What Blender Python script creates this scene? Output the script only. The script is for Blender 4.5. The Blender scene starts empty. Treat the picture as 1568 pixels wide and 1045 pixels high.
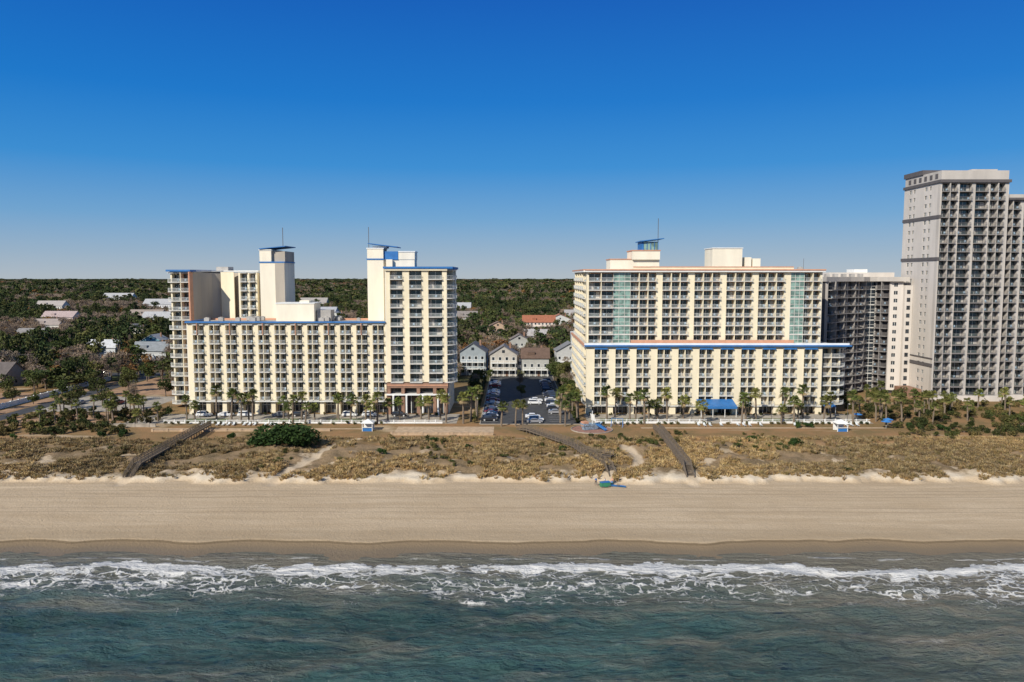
import bpy, math, random
import numpy as np
from mathutils import Vector, Matrix, noise as mnoise
random.seed(7); rng=np.random.default_rng(7)
scene=bpy.context.scene
COL=scene.collection

# ------------------------------------------------------------ materials
def newmat(name):
    m=bpy.data.materials.new(name); m.use_nodes=True
    nt=m.node_tree; b=nt.nodes['Principled BSDF']
    return m,nt,b
def mixc(nt,fac,a,b,mode='MIX'):
    n=nt.nodes.new('ShaderNodeMix'); n.data_type='RGBA'; n.blend_type=mode
    for sock,v in ((0,fac),(6,a),(7,b)):
        if isinstance(v,(int,float)): n.inputs[sock].default_value=v
        elif isinstance(v,tuple): n.inputs[sock].default_value=(*v[:3],1)
        else: nt.links.new(v,n.inputs[sock])
    return n.outputs[2]
def math_(nt,op,a,b=None,c=None,clamp=False):
    n=nt.nodes.new('ShaderNodeMath'); n.operation=op; n.use_clamp=clamp
    for i,v in enumerate((a,b,c)):
        if v is None: continue
        if isinstance(v,(int,float)): n.inputs[i].default_value=v
        else: nt.links.new(v,n.inputs[i])
    return n.outputs[0]
def maprange(nt,v,a,b,c=0.,d=1.,smooth=True):
    n=nt.nodes.new('ShaderNodeMapRange')
    n.interpolation_type='SMOOTHSTEP' if smooth else 'LINEAR'
    nt.links.new(v,n.inputs[0])
    for i,x in enumerate((a,b,c,d)): n.inputs[i+1].default_value=x
    return n.outputs[0]
def ramp(nt,fac,stops):
    r=nt.nodes.new('ShaderNodeValToRGB'); els=r.color_ramp.elements
    els[0].position=stops[0][0]; els[0].color=(*stops[0][1],1)
    els[1].position=stops[-1][0]; els[1].color=(*stops[-1][1],1)
    for p,c in stops[1:-1]:
        e=els.new(p); e.color=(*c,1)
    nt.links.new(fac,r.inputs[0]); return r.outputs[0]
def coords(nt,scale=(1,1,1)):
    g=nt.nodes.new('ShaderNodeNewGeometry'); mp=nt.nodes.new('ShaderNodeMapping')
    nt.links.new(g.outputs['Position'],mp.inputs[0]); mp.inputs['Scale'].default_value=scale
    return mp.outputs[0]
def noise_(nt,vec,scale,detail=4,rough=.55,dist=0):
    n=nt.nodes.new('ShaderNodeTexNoise'); nt.links.new(vec,n.inputs['Vector'])
    n.inputs['Scale'].default_value=scale; n.inputs['Detail'].default_value=detail
    n.inputs['Roughness'].default_value=rough; n.inputs['Distortion'].default_value=dist
    return n.outputs['Fac']
def bump_(nt,b,h,strength=.5,dist=.1):
    n=nt.nodes.new('ShaderNodeBump'); n.inputs['Strength'].default_value=strength
    n.inputs['Distance'].default_value=dist
    nt.links.new(h,n.inputs['Height']); nt.links.new(n.outputs[0],b.inputs['Normal'])
    return n
def mat(name,c,rough=.75,var=.12,scale=.6,stretch=(1,1,1),bump=0,metal=0,spec=.5):
    m,nt,b=newmat(name)
    v=coords(nt,stretch)
    f=maprange(nt,noise_(nt,v,scale,3,.65),.3,.7)
    lo=tuple(x*(1-var) for x in c); hi=tuple(min(1,x*(1+var)) for x in c)
    nt.links.new(mixc(nt,f,lo,hi),b.inputs['Base Color'])
    b.inputs['Roughness'].default_value=rough; b.inputs['Metallic'].default_value=metal
    b.inputs['Specular IOR Level'].default_value=spec
    if bump: bump_(nt,b,noise_(nt,v,scale*6,3),bump,.05)
    return m
def leafmat(name,cols,rough=.8):
    m,nt,b=newmat(name)
    oi=nt.nodes.new('ShaderNodeObjectInfo')
    base=ramp(nt,oi.outputs['Random'],[(i/(len(cols)-1),c) for i,c in enumerate(cols)])
    f=maprange(nt,noise_(nt,coords(nt),1.1,1),.35,.65)
    c=mixc(nt,f,base,(1.5,1.45,1.15),'MULTIPLY')
    c2=mixc(nt,maprange(nt,noise_(nt,coords(nt),.014,3),.42,.58),c,(.64,.67,.72),'MULTIPLY')
    nt.links.new(c2,b.inputs['Base Color']); b.inputs['Roughness'].default_value=rough
    b.inputs['Specular IOR Level'].default_value=.12
    return m

M={}
M['cream']=mat('cream_stucco',(.82,.725,.52),.85,.07,.25,(1,1,.25))
M['cream_pale']=mat('pale_stucco',(.82,.75,.60),.85,.07,.25,(1,1,.25))
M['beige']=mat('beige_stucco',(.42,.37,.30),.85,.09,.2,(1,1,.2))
M['white']=mat('white_paint',(.80,.80,.76),.6,.06,.5)
M['slabwhite']=mat('balcony_slab_paint',(.62,.60,.55),.7,.12,.6)
M['blue']=mat('blue_trim',(.03,.16,.42),.5,.12,.5)
M['salmon']=mat('salmon_trim',(.60,.31,.19),.7,.1,.6)
M['brown']=mat('brown_cladding',(.28,.16,.105),.75,.15,.6)
M['roofgrey']=mat('roof_membrane',(.40,.38,.35),.9,.15,.3)
M['grey']=mat('grey_concrete',(.50,.46,.41),.85,.1,.2,(1,1,.2))
M['greyside']=mat('pale_grey_concrete',(.61,.56,.50),.85,.08,.2,(1,1,.2))
M['greydark']=mat('dark_grey_trim',(.11,.10,.10),.8,.1,.5)
M['greyslab']=mat('grey_slab',(.25,.235,.225),.8,.12,.5)
M['curtain']=mat('curtains',(.46,.43,.38),.9,.25,1.2)
M['recess']=mat('recess_wall',(.22,.175,.13),.85,.15,.5)  # cream back wall, darkened so the colour carries the balcony shade
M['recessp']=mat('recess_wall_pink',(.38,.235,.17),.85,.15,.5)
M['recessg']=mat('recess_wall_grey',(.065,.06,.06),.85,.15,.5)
M['rail']=mat('railing_paint',(.60,.62,.60),.5,.05,.8)
M['raildark']=mat('railing_bronze',(.15,.14,.135),.5,.05,.8)
M['chair']=mat('balcony_chairs',(.28,.38,.46),.6,.5,2.5)
def glassm(name,c,rough=.08):
    m,nt,b=newmat(name)
    f=maprange(nt,noise_(nt,coords(nt),.45,2),.4,.6)
    nt.links.new(mixc(nt,f,c,tuple(x*2.0 for x in c)),b.inputs['Base Color'])
    b.inputs['Roughness'].default_value=rough; b.inputs['Specular IOR Level'].default_value=.7
    return m
M['glass']=glassm('door_glass',(.025,.04,.042))
M['tealglass']=glassm('teal_glass',(.13,.20,.17),.15)
M['darkglass']=glassm('dark_glass',(.02,.025,.03))

# ------------------------------------------------------------ builder
BOXF=[(0,3,2,1),(4,5,6,7),(0,1,5,4),(1,2,6,5),(2,3,7,6),(3,0,4,7)]
class Bld:
    def __init__(s,name,mm,loc=(0,0,0)):
        s.name=name; s.mm=mm; s.parts={}; s.frame(0,0,0); s.loc=loc
    def frame(s,ox,oy,ang=0):
        s.o=(ox,oy); s.c=math.cos(ang); s.sn=math.sin(ang)
    def P(s,a,d,z): # a along, d outward
        return (s.o[0]+a*s.c+d*s.sn, s.o[1]+a*s.sn-d*s.c, z)
    def add(s,part,vs,fs):
        V,F=s.parts.setdefault(part,([],[])); n=len(V)
        V.extend(vs); F.extend([tuple(i+n for i in f) for f in fs])
    def box(s,part,a0,a1,d0,d1,z0,z1):
        vs=[s.P(a0,d1,z0),s.P(a1,d1,z0),s.P(a1,d0,z0),s.P(a0,d0,z0),
            s.P(a0,d1,z1),s.P(a1,d1,z1),s.P(a1,d0,z1),s.P(a0,d0,z1)]
        s.add(part,vs,BOXF)
    def wbox(s,part,x0,x1,y0,y1,z0,z1):
        vs=[(x0,y0,z0),(x1,y0,z0),(x1,y1,z0),(x0,y1,z0),(x0,y0,z1),(x1,y0,z1),(x1,y1,z1),(x0,y1,z1)]
        s.add(part,vs,BOXF)
    def prism(s,part,pts,z0,z1):
        n=len(pts)
        vs=[(p[0],p[1],z0) for p in pts]+[(p[0],p[1],z1) for p in pts]
        fs=[tuple(range(n-1,-1,-1)),tuple(range(n,2*n))]+[(i,(i+1)%n,n+(i+1)%n,n+i) for i in range(n)]
        s.add(part,vs,fs)
    def cyl(s,part,x,y,r,z0,z1,n=16,r1=None):
        r1=r if r1 is None else r1
        vs=[(x+r*math.cos(2*math.pi*i/n),y+r*math.sin(2*math.pi*i/n),z0) for i in range(n)]
        vs+=[(x+r1*math.cos(2*math.pi*i/n),y+r1*math.sin(2*math.pi*i/n),z1) for i in range(n)]
        fs=[tuple(range(n-1,-1,-1)),tuple(range(n,2*n))]+[(i,(i+1)%n,n+(i+1)%n,n+i) for i in range(n)]
        s.add(part,vs,fs)
    def beam(s,part,p,q,w,h=None):
        h=h or w; p=Vector(p); q=Vector(q); d=(q-p).normalized()
        up=Vector((0,0,1)) if abs(d.z)<.95 else Vector((1,0,0))
        u=d.cross(up).normalized()*w/2; v=u.cross(d).normalized()*h/2
        vs=[tuple(a+b) for a in (p,q) for b in (-u-v,u-v,u+v,-u+v)]
        s.add(part,vs,[(0,1,2,3),(7,6,5,4),(0,4,5,1),(1,5,6,2),(2,6,7,3),(3,7,4,0)])
    def finish(s,single=False,loc=None,rot=0):
        e=None
        if not single:
            e=bpy.data.objects.new(s.name,None); COL.objects.link(e)
            e.location=loc or s.loc; e.rotation_euler[2]=rot
            for part,(V,F) in s.parts.items():
                me=bpy.data.meshes.new(part); me.from_pydata(V,[],F)
                me.materials.append(s.mm[part]); me.update()
                o=bpy.data.objects.new(part,me); COL.objects.link(o); o.parent=e
            return e
        me=s.mesh(); o=bpy.data.objects.new(s.name,me); COL.objects.link(o)
        o.location=loc or s.loc; o.rotation_euler[2]=rot
        return o
    def mesh(s):
        V=[];F=[];I=[]
        me=bpy.data.meshes.new(s.name)
        for k,(part,(v,f)) in enumerate(s.parts.items()):
            n=len(V); V+=v; F+=[tuple(i+n for i in q) for q in f]; I+=[k]*len(f)
            me.materials.append(s.mm[part])
        me.from_pydata(V,[],F); me.polygons.foreach_set('material_index',I); me.update()
        return me

def facade(B,ox,oy,ang,segs,z0,nf,fh,rec=1.5,proj=.9,pick=.22,wall='walls',chairs=.5):
    B.frame(ox,oy,ang); s=0; H=z0+nf*fh
    for t,w in segs:
        e=s+w
        if t=='P': B.box(wall,s,e,-rec,0,z0,H)
        elif t=='D':
            B.box('dividers',s,e,-rec,proj-.15,z0,H)
        elif t=='S':
            B.box('accent_strips',s,e,-rec,proj+.05,z0,H+.3)
        elif t=='G':
            B.box('glazing',s,e,-rec,-.1,z0,H)
            for k in range(nf+1): B.box('glazing_frames',s,e,-.1,.06,z0+k*fh-.30,z0+k*fh+.1)
            for k in range(nf): B.box('glazing_frames',s,e,-.1,-.02,z0+k*fh+1.0,z0+k*fh+1.12)
            n=max(2,int(w/1.4))
            for k in range(n+1):
                a=s+(w-.1)*k/n; B.box('glazing_frames',a,a+.1,-.1,.03,z0,H)
        elif t=='W':
            for k in range(nf):
                z=z0+k*fh
                B.box(wall,s,e,-rec,0,z,z+.9); B.box(wall,s,e,-rec,0,z+2.2,z+fh)
                B.box('glazing',s,e,-rec,-.22,z+.9,z+2.2)
                B.box('window_frames',s+w/2-.04,s+w/2+.04,-.22,-.15,z+.9,z+2.2)
        elif t=='B':
            for k in range(nf):
                z=z0+k*fh
                B.box('balcony_slabs',s,e,-rec,proj,z-.24,z)
                m=.22
                B.box('door_glass',s+m,e-m,-rec,-rec+.05,z+.03,z+2.25)
                B.box('window_frames',s+w/2-.04,s+w/2+.04,-rec+.05,-rec+.1,z+.03,z+2.25)
                r=random.random()
                if r<.5:
                    a=random.uniform(.25,.9)*(w/2-m)
                    if random.random()<.5: B.box('curtains',s+m,s+m+a,-rec+.05,-rec+.08,z+.1,z+2.2)
                    else: B.box('curtains',e-m-a,e-m,-rec+.05,-rec+.08,z+.1,z+2.2)
                B.box('railings',s,e,proj-.07,proj-.01,z+1.02,z+1.08)
                B.box('railings',s,e,proj-.06,proj-.02,z+.08,z+.13)
                n=int(w/pick)
                for i in range(n):
                    a=s+(i+.5)*w/n
                    B.box('railings',a-.025,a+.025,proj-.05,proj-.02,z+.13,z+1.02)
                for a in (s+.01,e-.05):
                    B.box('railings',a,a+.04,0,proj-.07,z+1.02,z+1.07)
                if random.random()<chairs:
                    a=random.uniform(s+.15,e-.75); d=proj-random.uniform(.75,1.3)
                    B.box('balcony_chairs',a,a+.55,d-.25,d+.25,z+.35,z+.43)
                    B.box('balcony_chairs',a,a+.55,d-.31,d-.25,z+.35,z+.95)
                    B.box('balcony_chairs',a,a+.05,d-.25,d+.25,z+.002,z+.35)
                    B.box('balcony_chairs',a+.5,a+.55,d-.25,d+.25,z+.002,z+.35)
            B.box('balcony_slabs',s,e,-rec,proj*.6,H-.24,H)
        s=e
    return s
def round_balconies(B,x,y,r,z0,nf,fh):
    for k in range(nf+1):
        z=z0+k*fh
        B.cyl('balcony_slabs',x,y,r,z-.24,z,18)
        if k==nf: break
        for i in range(36):
            a=2*math.pi*i/36; a2=2*math.pi*(i+1)/36
            px,py=x+(r-.06)*math.cos(a),y+(r-.06)*math.sin(a)
            qx,qy=x+(r-.06)*math.cos(a2),y+(r-.06)*math.sin(a2)
            B.beam('railings',(px,py,z+1.05),(qx,qy,z+1.05),.06)
            B.wbox('railings',px-.025,px+.025,py-.025,py+.025,z,z+1.03)
def ac_units(B,x0,x1,y0,y1,z,n):
    for i in range(n):
        x=random.uniform(x0,x1); y=random.uniform(y0,y1); w=random.uniform(.5,1.1)
        B.wbox('roof_units',x-w,x+w,y-w*.8,y+w*.8,z+.15,z+.9+w*.5)
        B.cyl('roof_units',x,y,w*.6,z+.9+w*.5,z+1.05+w*.5,10)
        B.wbox('roof_units',x-w,x-w+.12,y-w*.8,y+w*.8,z,z+.15); B.wbox('roof_units',x+w-.12,x+w,y-w*.8,y+w*.8,z,z+.15)

HM=dict(walls=M['cream'],core=M['recess'],upper_core=M['recessp'],side_walls=M['cream_pale'],balcony_slabs=M['slabwhite'],door_glass=M['glass'],
  window_frames=M['white'],curtains=M['curtain'],railings=M['rail'],balcony_chairs=M['chair'],dividers=M['cream'],
  accent_strips=M['salmon'],glazing=M['tealglass'],glazing_frames=M['slabwhite'],roof=M['roofgrey'],blue_trim=M['blue'],
  salmon_trim=M['salmon'],brown_cladding=M['brown'],elevator_tower=M['cream_pale'],lobby_glass=M['darkglass'],
  tower_back=M['beige'],roof_units=M['roofgrey'],antenna=M['greydark'],white_trim=M['white'],awning=M['blue'])

# ============================================================ HOTEL LEFT
B=Bld('beach_hotel',HM)
segs=[]
for i in range(12): segs+=[('P',1.6),('B',1.6),('D',.18),('B',1.6)]
segs+=[('P',.6)]
L=sum(w for t,w in segs); x0=-98.8; x1=x0+L
facade(B,x0,228,0,segs,4.4,8,2.9)
for i in range(0,12,2):
    a=x0+i*4.98+3.2; B.wbox('accent_strips',a+.003,a+.177,226.75,227.25,24.5,28.05)
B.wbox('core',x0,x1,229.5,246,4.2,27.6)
B.wbox('side_walls',x0-.25,x0,228,246,0,27.6)
B.wbox('roof',x0,x1,228.3,245.8,27.6,27.95)
B.wbox('walls',x0-.25,x1,227.9,228.3,27.6,28.1)
B.wbox('blue_trim',x0-.4,x1,227.1,228.35,28.1,28.55)
B.wbox('salmon_trim',x0-.25,x1,245.8,246.2,27.6,28.5)
B.wbox('blue_trim',x0-.4,x0-.02,228.36,246.3,28.1,28.55)
B.wbox('lobby_glass',x0,x1,230.5,246,0,4.2)
for i in range(12):
    a=x0+i*4.98; B.wbox('walls',a,a+1.3,228.05,230.5,0,4.2)
    for k in range(3): B.wbox('window_frames',a+1.6+k*1.2,a+1.7+k*1.2,230.4,230.5,0,3.6)
B.wbox('white_trim',x0,x1,227.2,230.5,3.9,4.16)
B.wbox('window_frames',x0,x1,230.38,230.49,2.5,2.62)
B.wbox('side_walls',-74.2,-62.2,236,244,27.95,33.6); B.wbox('white_trim',-74.4,-62,235.8,244.2,33.6,33.9)
B.wbox('side_walls',-67,-64,237,243,33.9,34.6)
B.wbox('roof_units',-61.9,-57.5,238,243,27.95,31.5)
ac_units(B,-96,-80,233,243,27.95,7); ac_units(B,-60,-48,233,243,27.95,6)
# tower
tx=x1+.31
segs=[('P',1.2),('B',3.8),('P',2.0),('B',3.8),('P',2.0),('B',4.2),('P',1.4)]
te=tx+facade(B,tx,227.6,0,segs,10,12,2.85,proj=.7)
B.wbox('core',tx,te-.3,229.1,250,9.8,44.2)
B.wbox('side_walls',tx-.3,tx,227.6,250,9.8,44.2)
facade(B,te-.3+1.5,229.2,math.pi/2,[('B',4.4),('P',.8),('B',4.4),('P',2.5),('B',4),('P',4.7)],10,12,2.85,proj=.6)
round_balconies(B,te+.2,230.2,2.7,10,12,2.85)
B.wbox('roof',tx-.3,te+1.2,227.9,250,44.2,44.5)
B.wbox('blue_trim',tx-.7,te+1.9,226.7,250.4,44.5,45.1)
B.cyl('blue_trim',te+.2,230.2,3.0,44.2,44.9,18)
B.wbox('walls',tx-.31,te+.2,227.0,227.5,43.9,44.48)
B.wbox('lobby_glass',tx,te,229.4,250,0,9.8)
for a in (0,4.3,9.,14.0,17.3): B.wbox('brown_cladding',tx+a,tx+a+1.0,227.3,229.4,0,8.2)
B.wbox('brown_cladding',tx,te+.2,227.2,229.4,8.2,9.75)
B.wbox('white_trim',tx-.2,te+.5,226.6,229.4,6.0,6.4)
for k in range(9): B.wbox('white_trim',tx+1+2*k,tx+1.15+2*k,229.25,229.4,0,6)
for a in (2.,6.,11.,15.6):
    B.cyl('white_trim',tx+a,226.6,.3,0,6.0,12)
B.wbox('salmon_trim',tx,te+.2,227.05,227.2,8.9,9.2)
B.wbox('side_walls',te+.0,te+.3,229.4,250,0,9.7)
B.wbox('elevator_tower',-46.6,-41.4,243,250,27.6,47.5); B.wbox('blue_trim',-46.8,-41.2,242.8,250.2,47.5,47.9)
B.wbox('elevator_tower',-46.6,-41.4,243,250,47.9,51.0); B.wbox('white_trim',-46.8,-41.2,242.8,250.2,51.0,51.3)
B.wbox('elevator_tower',-41.39,-31.5,244,250,44.5,47.6); B.wbox('blue_trim',-41.39,-36.8,243.6,250.3,47.6,50.2)
B.wbox('elevator_tower',-36.8,-31.4,243.8,250.2,47.6,50); B.wbox('white_trim',-36.7,-31.2,243.6,250.4,50,50.3)
B.wbox('elevator_tower',-40.5,-38.5,242.8,243.5,44.5,47.6)
def fin(x0,x1,y0,y1,z,h):
    vs=[(x0,y0,z),(x1,y0,z+h),(x1,y1,z+h),(x0,y1,z),(x0,y0,z+.3),(x1,y0,z+h+.25),(x1,y1,z+h+.25),(x0,y1,z+.3)]
    B.add('blue_trim',vs,BOXF)
fin(-36.8,-46.3,242.5,250.5,51.4,1.2)
B.wbox('white_trim',-45,-40.5,244,249,51.3,51.9)
B.wbox('antenna',-46.3,-46.14,244,244.16,51.3,58)
# left tower
ax=-108.8
facade(B,ax,240,0,[('P',.5),('B',2.9),('D',.2),('B',2.5),('S',.4)],1.4,14,3.0,proj=1.0)
B.wbox('core',ax+1.5,-102.4,241.5,262,0,43.4)
facade(B,ax,262,-math.pi/2,[('P',1),('B',5),('P',1.2),('B',5),('P',1.2),('B',5),('P',2.06)],1.4,14,3.0,rec=1.49,proj=1.2)
round_balconies(B,ax+.7,241.2,2.0,1.4,14,3.0)
pts=[(-102.4,241.6),(-101.6,246),(-99.6,250),(-96.5,252.5),(-93,252.5),(-90,250),(-84,250),(-84,266),(-102.4,266)]
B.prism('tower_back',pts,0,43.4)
facade(B,-97,251.0,math.radians(-18),[('P',5.2)],20,8,2.95,rec=.3)
facade(B,-90.2,248.4,0,[('P',.6),('B',2.3),('P',.7),('B',2.0),('P',.6)],2,14,2.96,proj=.8)
B.wbox('roof',ax-.3,-101.5,240.2,262.3,43.4,43.7)
B.wbox('blue_trim',ax-.9,-102,238.8,262.5,43.7,44.3)
B.prism('white_trim',[(p[0]+.0,p[1]-.3) for p in pts],43.72,44.1)
B.wbox('roof_units',-100,-96,255,260,44.1,45.4)
B.wbox('elevator_tower',-82.4,-74.4,246.5,258,0,46.6); B.wbox('blue_trim',-82.6,-74.2,246.3,258.2,46.6,47.0)
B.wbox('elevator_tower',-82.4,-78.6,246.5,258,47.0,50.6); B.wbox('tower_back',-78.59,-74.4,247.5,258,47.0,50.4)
B.wbox('tower_back',-77.4,-74.3,246.3,246.49,0,46.5)  # darker strip paints shade onto the elevator tower's right part
B.wbox('white_trim',-82.6,-78.4,246.3,258.2,50.6,50.9)
fin(-82.4,-73.8,246,258,50.95,.9)
B.wbox('antenna',-74.9,-74.74,247,247.16,51,58)
B.finish()

# ============================================================ HOTEL RIGHT
B=Bld('oceanfront_hotel',HM)
segs=[]
for i in range(11): segs+=[('P',2.5),('B',1.85),('D',.2),('B',1.85)]
segs+=[('P',1.6)]
L=sum(w for t,w in segs); x0=22.7; x1=x0+L
facade(B,x0,228,0,segs,2.9,6,2.9,proj=.7)
B.wbox('core',x0+1.4,x1,229.5,256,2.7,20.3); B.wbox('core',x0+1.4,42,256,281,0,20.3)
mod=[('P',1.6),('B',3.4),('D',.2),('B',3.4)]
facade(B,x0,281.6,-math.pi/2,(mod*6)+[('P',.48),],2.9,6,2.9,rec=1.38,proj=.7)
B.wbox('lobby_glass',x0+.1,x1,230.2,256,0,2.68)
for i in range(12):
    a=x0+i*6.4; B.wbox('walls',a,a+1.9,228.05,230.2,0,2.68)
    for k in range(3): B.wbox('window_frames',a+2.6+k*1.2,a+2.7+k*1.2,230.1,230.2,0,2.5)
    if i<11: B.wbox('blue_trim',a+2.55,a+6.35,227.25,228.2,20.0,20.45)
B.wbox('white_trim',x0-.1,x1,227.5,230.2,2.45,2.64)
B.wbox('roof',x0-.3,x1+7.5,228.1,258,20.46,20.7)
B.wbox('walls',x0-.3,x1,227.8,228.09,20.46,20.9)
B.wbox('blue_trim',x0-.6,x1+8.6,227.0,228.6,20.92,21.25)
B.wbox('white_trim',x0-.6,x1+8.5,228.62,229.0,20.72,21.8)
B.wbox('salmon_trim',x0-.6,x0-.1,229.1,281,20.6,21.3)
facade(B,x1,230.5,0,[('B',3.4),('D',.2),('B',2.6),('P',.5)],2.9,6,2.9,proj=1.1)
B.wbox('core',x1,x1+6.4,232,252,0,20.3)
round_balconies(B,x1+6.2,232,2.4,2.9,6,2.9)
segs=[('P',.6),('B',3.8),('D',.2),('B',3.8),('G',5.5)]
for i in range(5): segs+=[('B',2.6),('D',.2),('B',2.6),('D',.2),('B',2.6),('P',2.0)]
segs+=[('G',4.4),('B',2.4),('D',.2),('B',2.4),('P',.4)]
ux=23.9; ue=ux+sum(w for t,w in segs)
facade(B,ux,240,0,segs,20.9,8,2.83,proj=.8)
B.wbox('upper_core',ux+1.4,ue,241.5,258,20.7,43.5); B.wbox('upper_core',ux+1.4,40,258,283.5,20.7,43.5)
B.wbox('side_walls',ue-.01,ue+.3,240,258,20.7,43.5)
B.wbox('salmon_trim',ux+14,ux+66,238.6,239.1,20.75,21.9)
facade(B,ux,283.6,-math.pi/2,mod*4+[('P',1.6),('B',3.4),('P',2.66)],20.9,8,2.83,rec=1.38,proj=.8)
z=43.55
B.wbox('roof',ux-.3,ue+.3,240.3,258.2,z,z+.3); B.wbox('roof',ux-.3,40,258.2,284,z,z+.3)
B.wbox('white_trim',ux-.6,ue+.8,238.9,240.2,z,z+.5); B.wbox('salmon_trim',ux-.7,ue+.9,238.7,240.4,z+.5,z+.9)
B.wbox('white_trim',ux-1.1,ux-.32,240.42,284.2,z,z+.5); B.wbox('salmon_trim',ux-1.2,ux-.2,240.42,284.3,z+.5,z+.9)
B.wbox('walls',ux+14.6,ux+65.5,239.3,239.6,z+.9,z+1.5); B.wbox('salmon_trim',ux+14.6,ux+65.5,239.2,239.7,z+1.5,z+1.75)
B.wbox('elevator_tower',32,48,246,256,z+.3,47.6); B.wbox('elevator_tower',39,48,245,256,47.6,50.4)
B.wbox('salmon_trim',31.8,38.9,245.8,256.2,47.6,47.9); B.wbox('salmon_trim',38.8,48.2,244.8,256.2,50.4,50.7)
B.wbox('glazing',42.6,47.6,246,254,50.7,53.4)
for k in range(5): B.wbox('blue_trim',42.6+k*1.2,42.8+k*1.2,245.85,246,50.7,53.4)
fin(41.6,49.3,245,255,53.4,.9)
B.wbox('blue_trim',42.2,42.6,245.9,254,50.7,53.5)
B.wbox('antenna',47.6,47.76,247,247.16,53,61)
B.wbox('elevator_tower',65.3,75,246,256,z+.3,51.2); B.wbox('white_trim',65.1,75.2,245.8,256.2,51.2,51.5)
B.wbox('elevator_tower',76.2,78.3,247,250,z+.3,48.4); B.wbox('elevator_tower',78.8,81.3,247,252,z+.3,48)
ac_units(B,50,64,246,255,z+.3,6); ac_units(B,83,96,246,255,z+.3,5)
B.wbox('antenna',95,95.08,246,246.08,z,48)
vs=[(56.5,222.5,3.0),(67.5,222.5,3.0),(67.5,227.7,4.4),(56.5,227.7,4.4),(56.5,222.5,3.3),(67.5,222.5,3.3),(67.5,227.7,4.7),(56.5,227.7,4.7)]
B.add('awning',vs,BOXF); B.wbox('awning',56.5,67.5,222.42,222.49,2.6,3.3)
for a in (56.7,60.2,63.8,67.2): B.wbox('white_trim',a,a+.15,222.6,222.75,0,3.0)
vs=[(x1+.5,226,2.5),(x1+4,226,2.5),(x1+4,229,3.2),(x1+.5,229,3.2),(x1+.5,226,2.7),(x1+4,226,2.7),(x1+4,229,3.4),(x1+.5,229,3.4)]
B.add('awning',vs,BOXF)
for a in (x1+.6,x1+3.8): B.wbox('white_trim',a,a+.12,226.1,226.22,0,2.5)
B.finish()

# ============================================================ GREY TOWER
GM=dict(HM); GM.update(walls=M['greyside'],core=M['recessg'],side_walls=M['greyside'],balcony_slabs=M['greyslab'],railings=M['raildark'],
  dividers=M['grey'],dark_trim=M['greydark'],glazing=M['darkglass'],grey_walls=M['grey'],crown=M['grey'])
B=Bld('grey_condominium_tower',GM)
fh=2.85; nf=25
segs=[('P',.6),('B',2.4),('D',.25),('B',2.4),('P',.8),('B',4.1),('P',1.2),('B',4.1),('P',.8),('B',2.3),('D',.25),('B',2.3),('P',1.1)]
tx=142.4; te=tx+facade(B,tx,253,0,segs,2,nf,fh,proj=.6,wall='grey_walls',pick=.25)
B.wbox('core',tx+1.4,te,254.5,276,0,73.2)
facade(B,tx,276,-math.pi/2,[('P',3.6),('W',1.5),('P',1.2),('W',1.3),('P',6.0),('W',1.5),('P',1.4),('W',1.3),('P',3.68)],2,nf,fh,rec=1.38)
for z in (11.5,14.2,47.5,61.5): 
    B.wbox('dark_trim',tx-.25,tx-.01,252.9,276.2,z,z+(.35 if z==14.2 else 1.1))
for z in (61.5,47.5): B.wbox('dark_trim',tx-.2,tx+.6,252.8,252.99,z,z+1.1)
B.wbox('dark_trim',tx-.4,te+.6,252.3,276.3,73.25,74.2)
B.wbox('crown',tx+.2,te,253.0,276,74.2,77.2); B.wbox('dark_trim',tx-.2,tx+11,264,276.5,77.2,78.8)
for k in range(6): B.wbox('dark_trim',tx+.1,tx+.19,255+k*3.4,256.6+k*3.4,74.8,76.4)
B.wbox('crown',tx+12,te-2,256,272,77.2,78.)
B.wbox('side_walls',te,te+.25,253,276,0,73.2)
segs2=[('B',2.6),('D',.25),('B',2.6),('P',1.2)]*5
we=te+.3+facade(B,te+.3,255,0,segs2,2,23,fh,proj=.6,wall='grey_walls',pick=.3)
B.wbox('core',te+.3,we,256.5,276,0,67.6); B.wbox('dark_trim',te+.3,we+.5,254,276.2,67.7,68.4); B.wbox('crown',te+.3,we,255,276,68.4,69.6)
B.wbox('walls',tx-.5,te,251.5,253,0,1.9); B.wbox('walls',te,we,253.4,255,0,1.9)
B.finish()
GM2=dict(GM); GM2.update(grey_walls=mat('mid_grey_concrete',(.36,.33,.30),.85,.1,.2),dividers=mat('divider_grey',(.30,.28,.26),.85,.1,.3))
B=Bld('curved_condominium',GM2)
pl=[(107.5,256),(113.5,262.5),(119,267),(124.5,270),(129,274),(132.5,274),(135.5,269.5),(139.5,268.3)]
for i in range(len(pl)-1):
    (ax,ay),(bx,by)=pl[i],pl[i+1]; l=math.hypot(bx-ax,by-ay); an=math.atan2(by-ay,bx-ax)
    if i==6: s=[('P',1.2),('W',1.2),('P',l-2.4)]; w='walls'
    elif i==4: s=[('G',l)]; w='walls'
    else: s=[('P',.35),('B',l/2-.45),('D',.2),('B',l/2-.45),('P',.35)]; w='grey_walls'
    facade(B,ax,ay,an,s,1.2,14,2.8,rec=.9,proj=1.3 if i!=4 else .3,wall=w,pick=.3)
core=[(p[0]+(.3 if k<5 else -.1),p[1]+.95) for k,p in enumerate(pl)]+[(139.5,292),(105.5,292)]
core[0]=(107,257.3)
B.prism('core',core,0,40.4)
B.prism('crown',[(106.5,255),(113.7,261),(119.5,265.4),(125.5,268.5),(129.3,272),(132.1,272.2),(135.1,267.8),(140.7,266.5),(140.7,292.5),(106,292.5)],40.41,42.0)
B.wbox('walls',116,140,276,287,42.0,43.6); B.wbox('white_trim',126,131,278,284,43.6,44.8)
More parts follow.
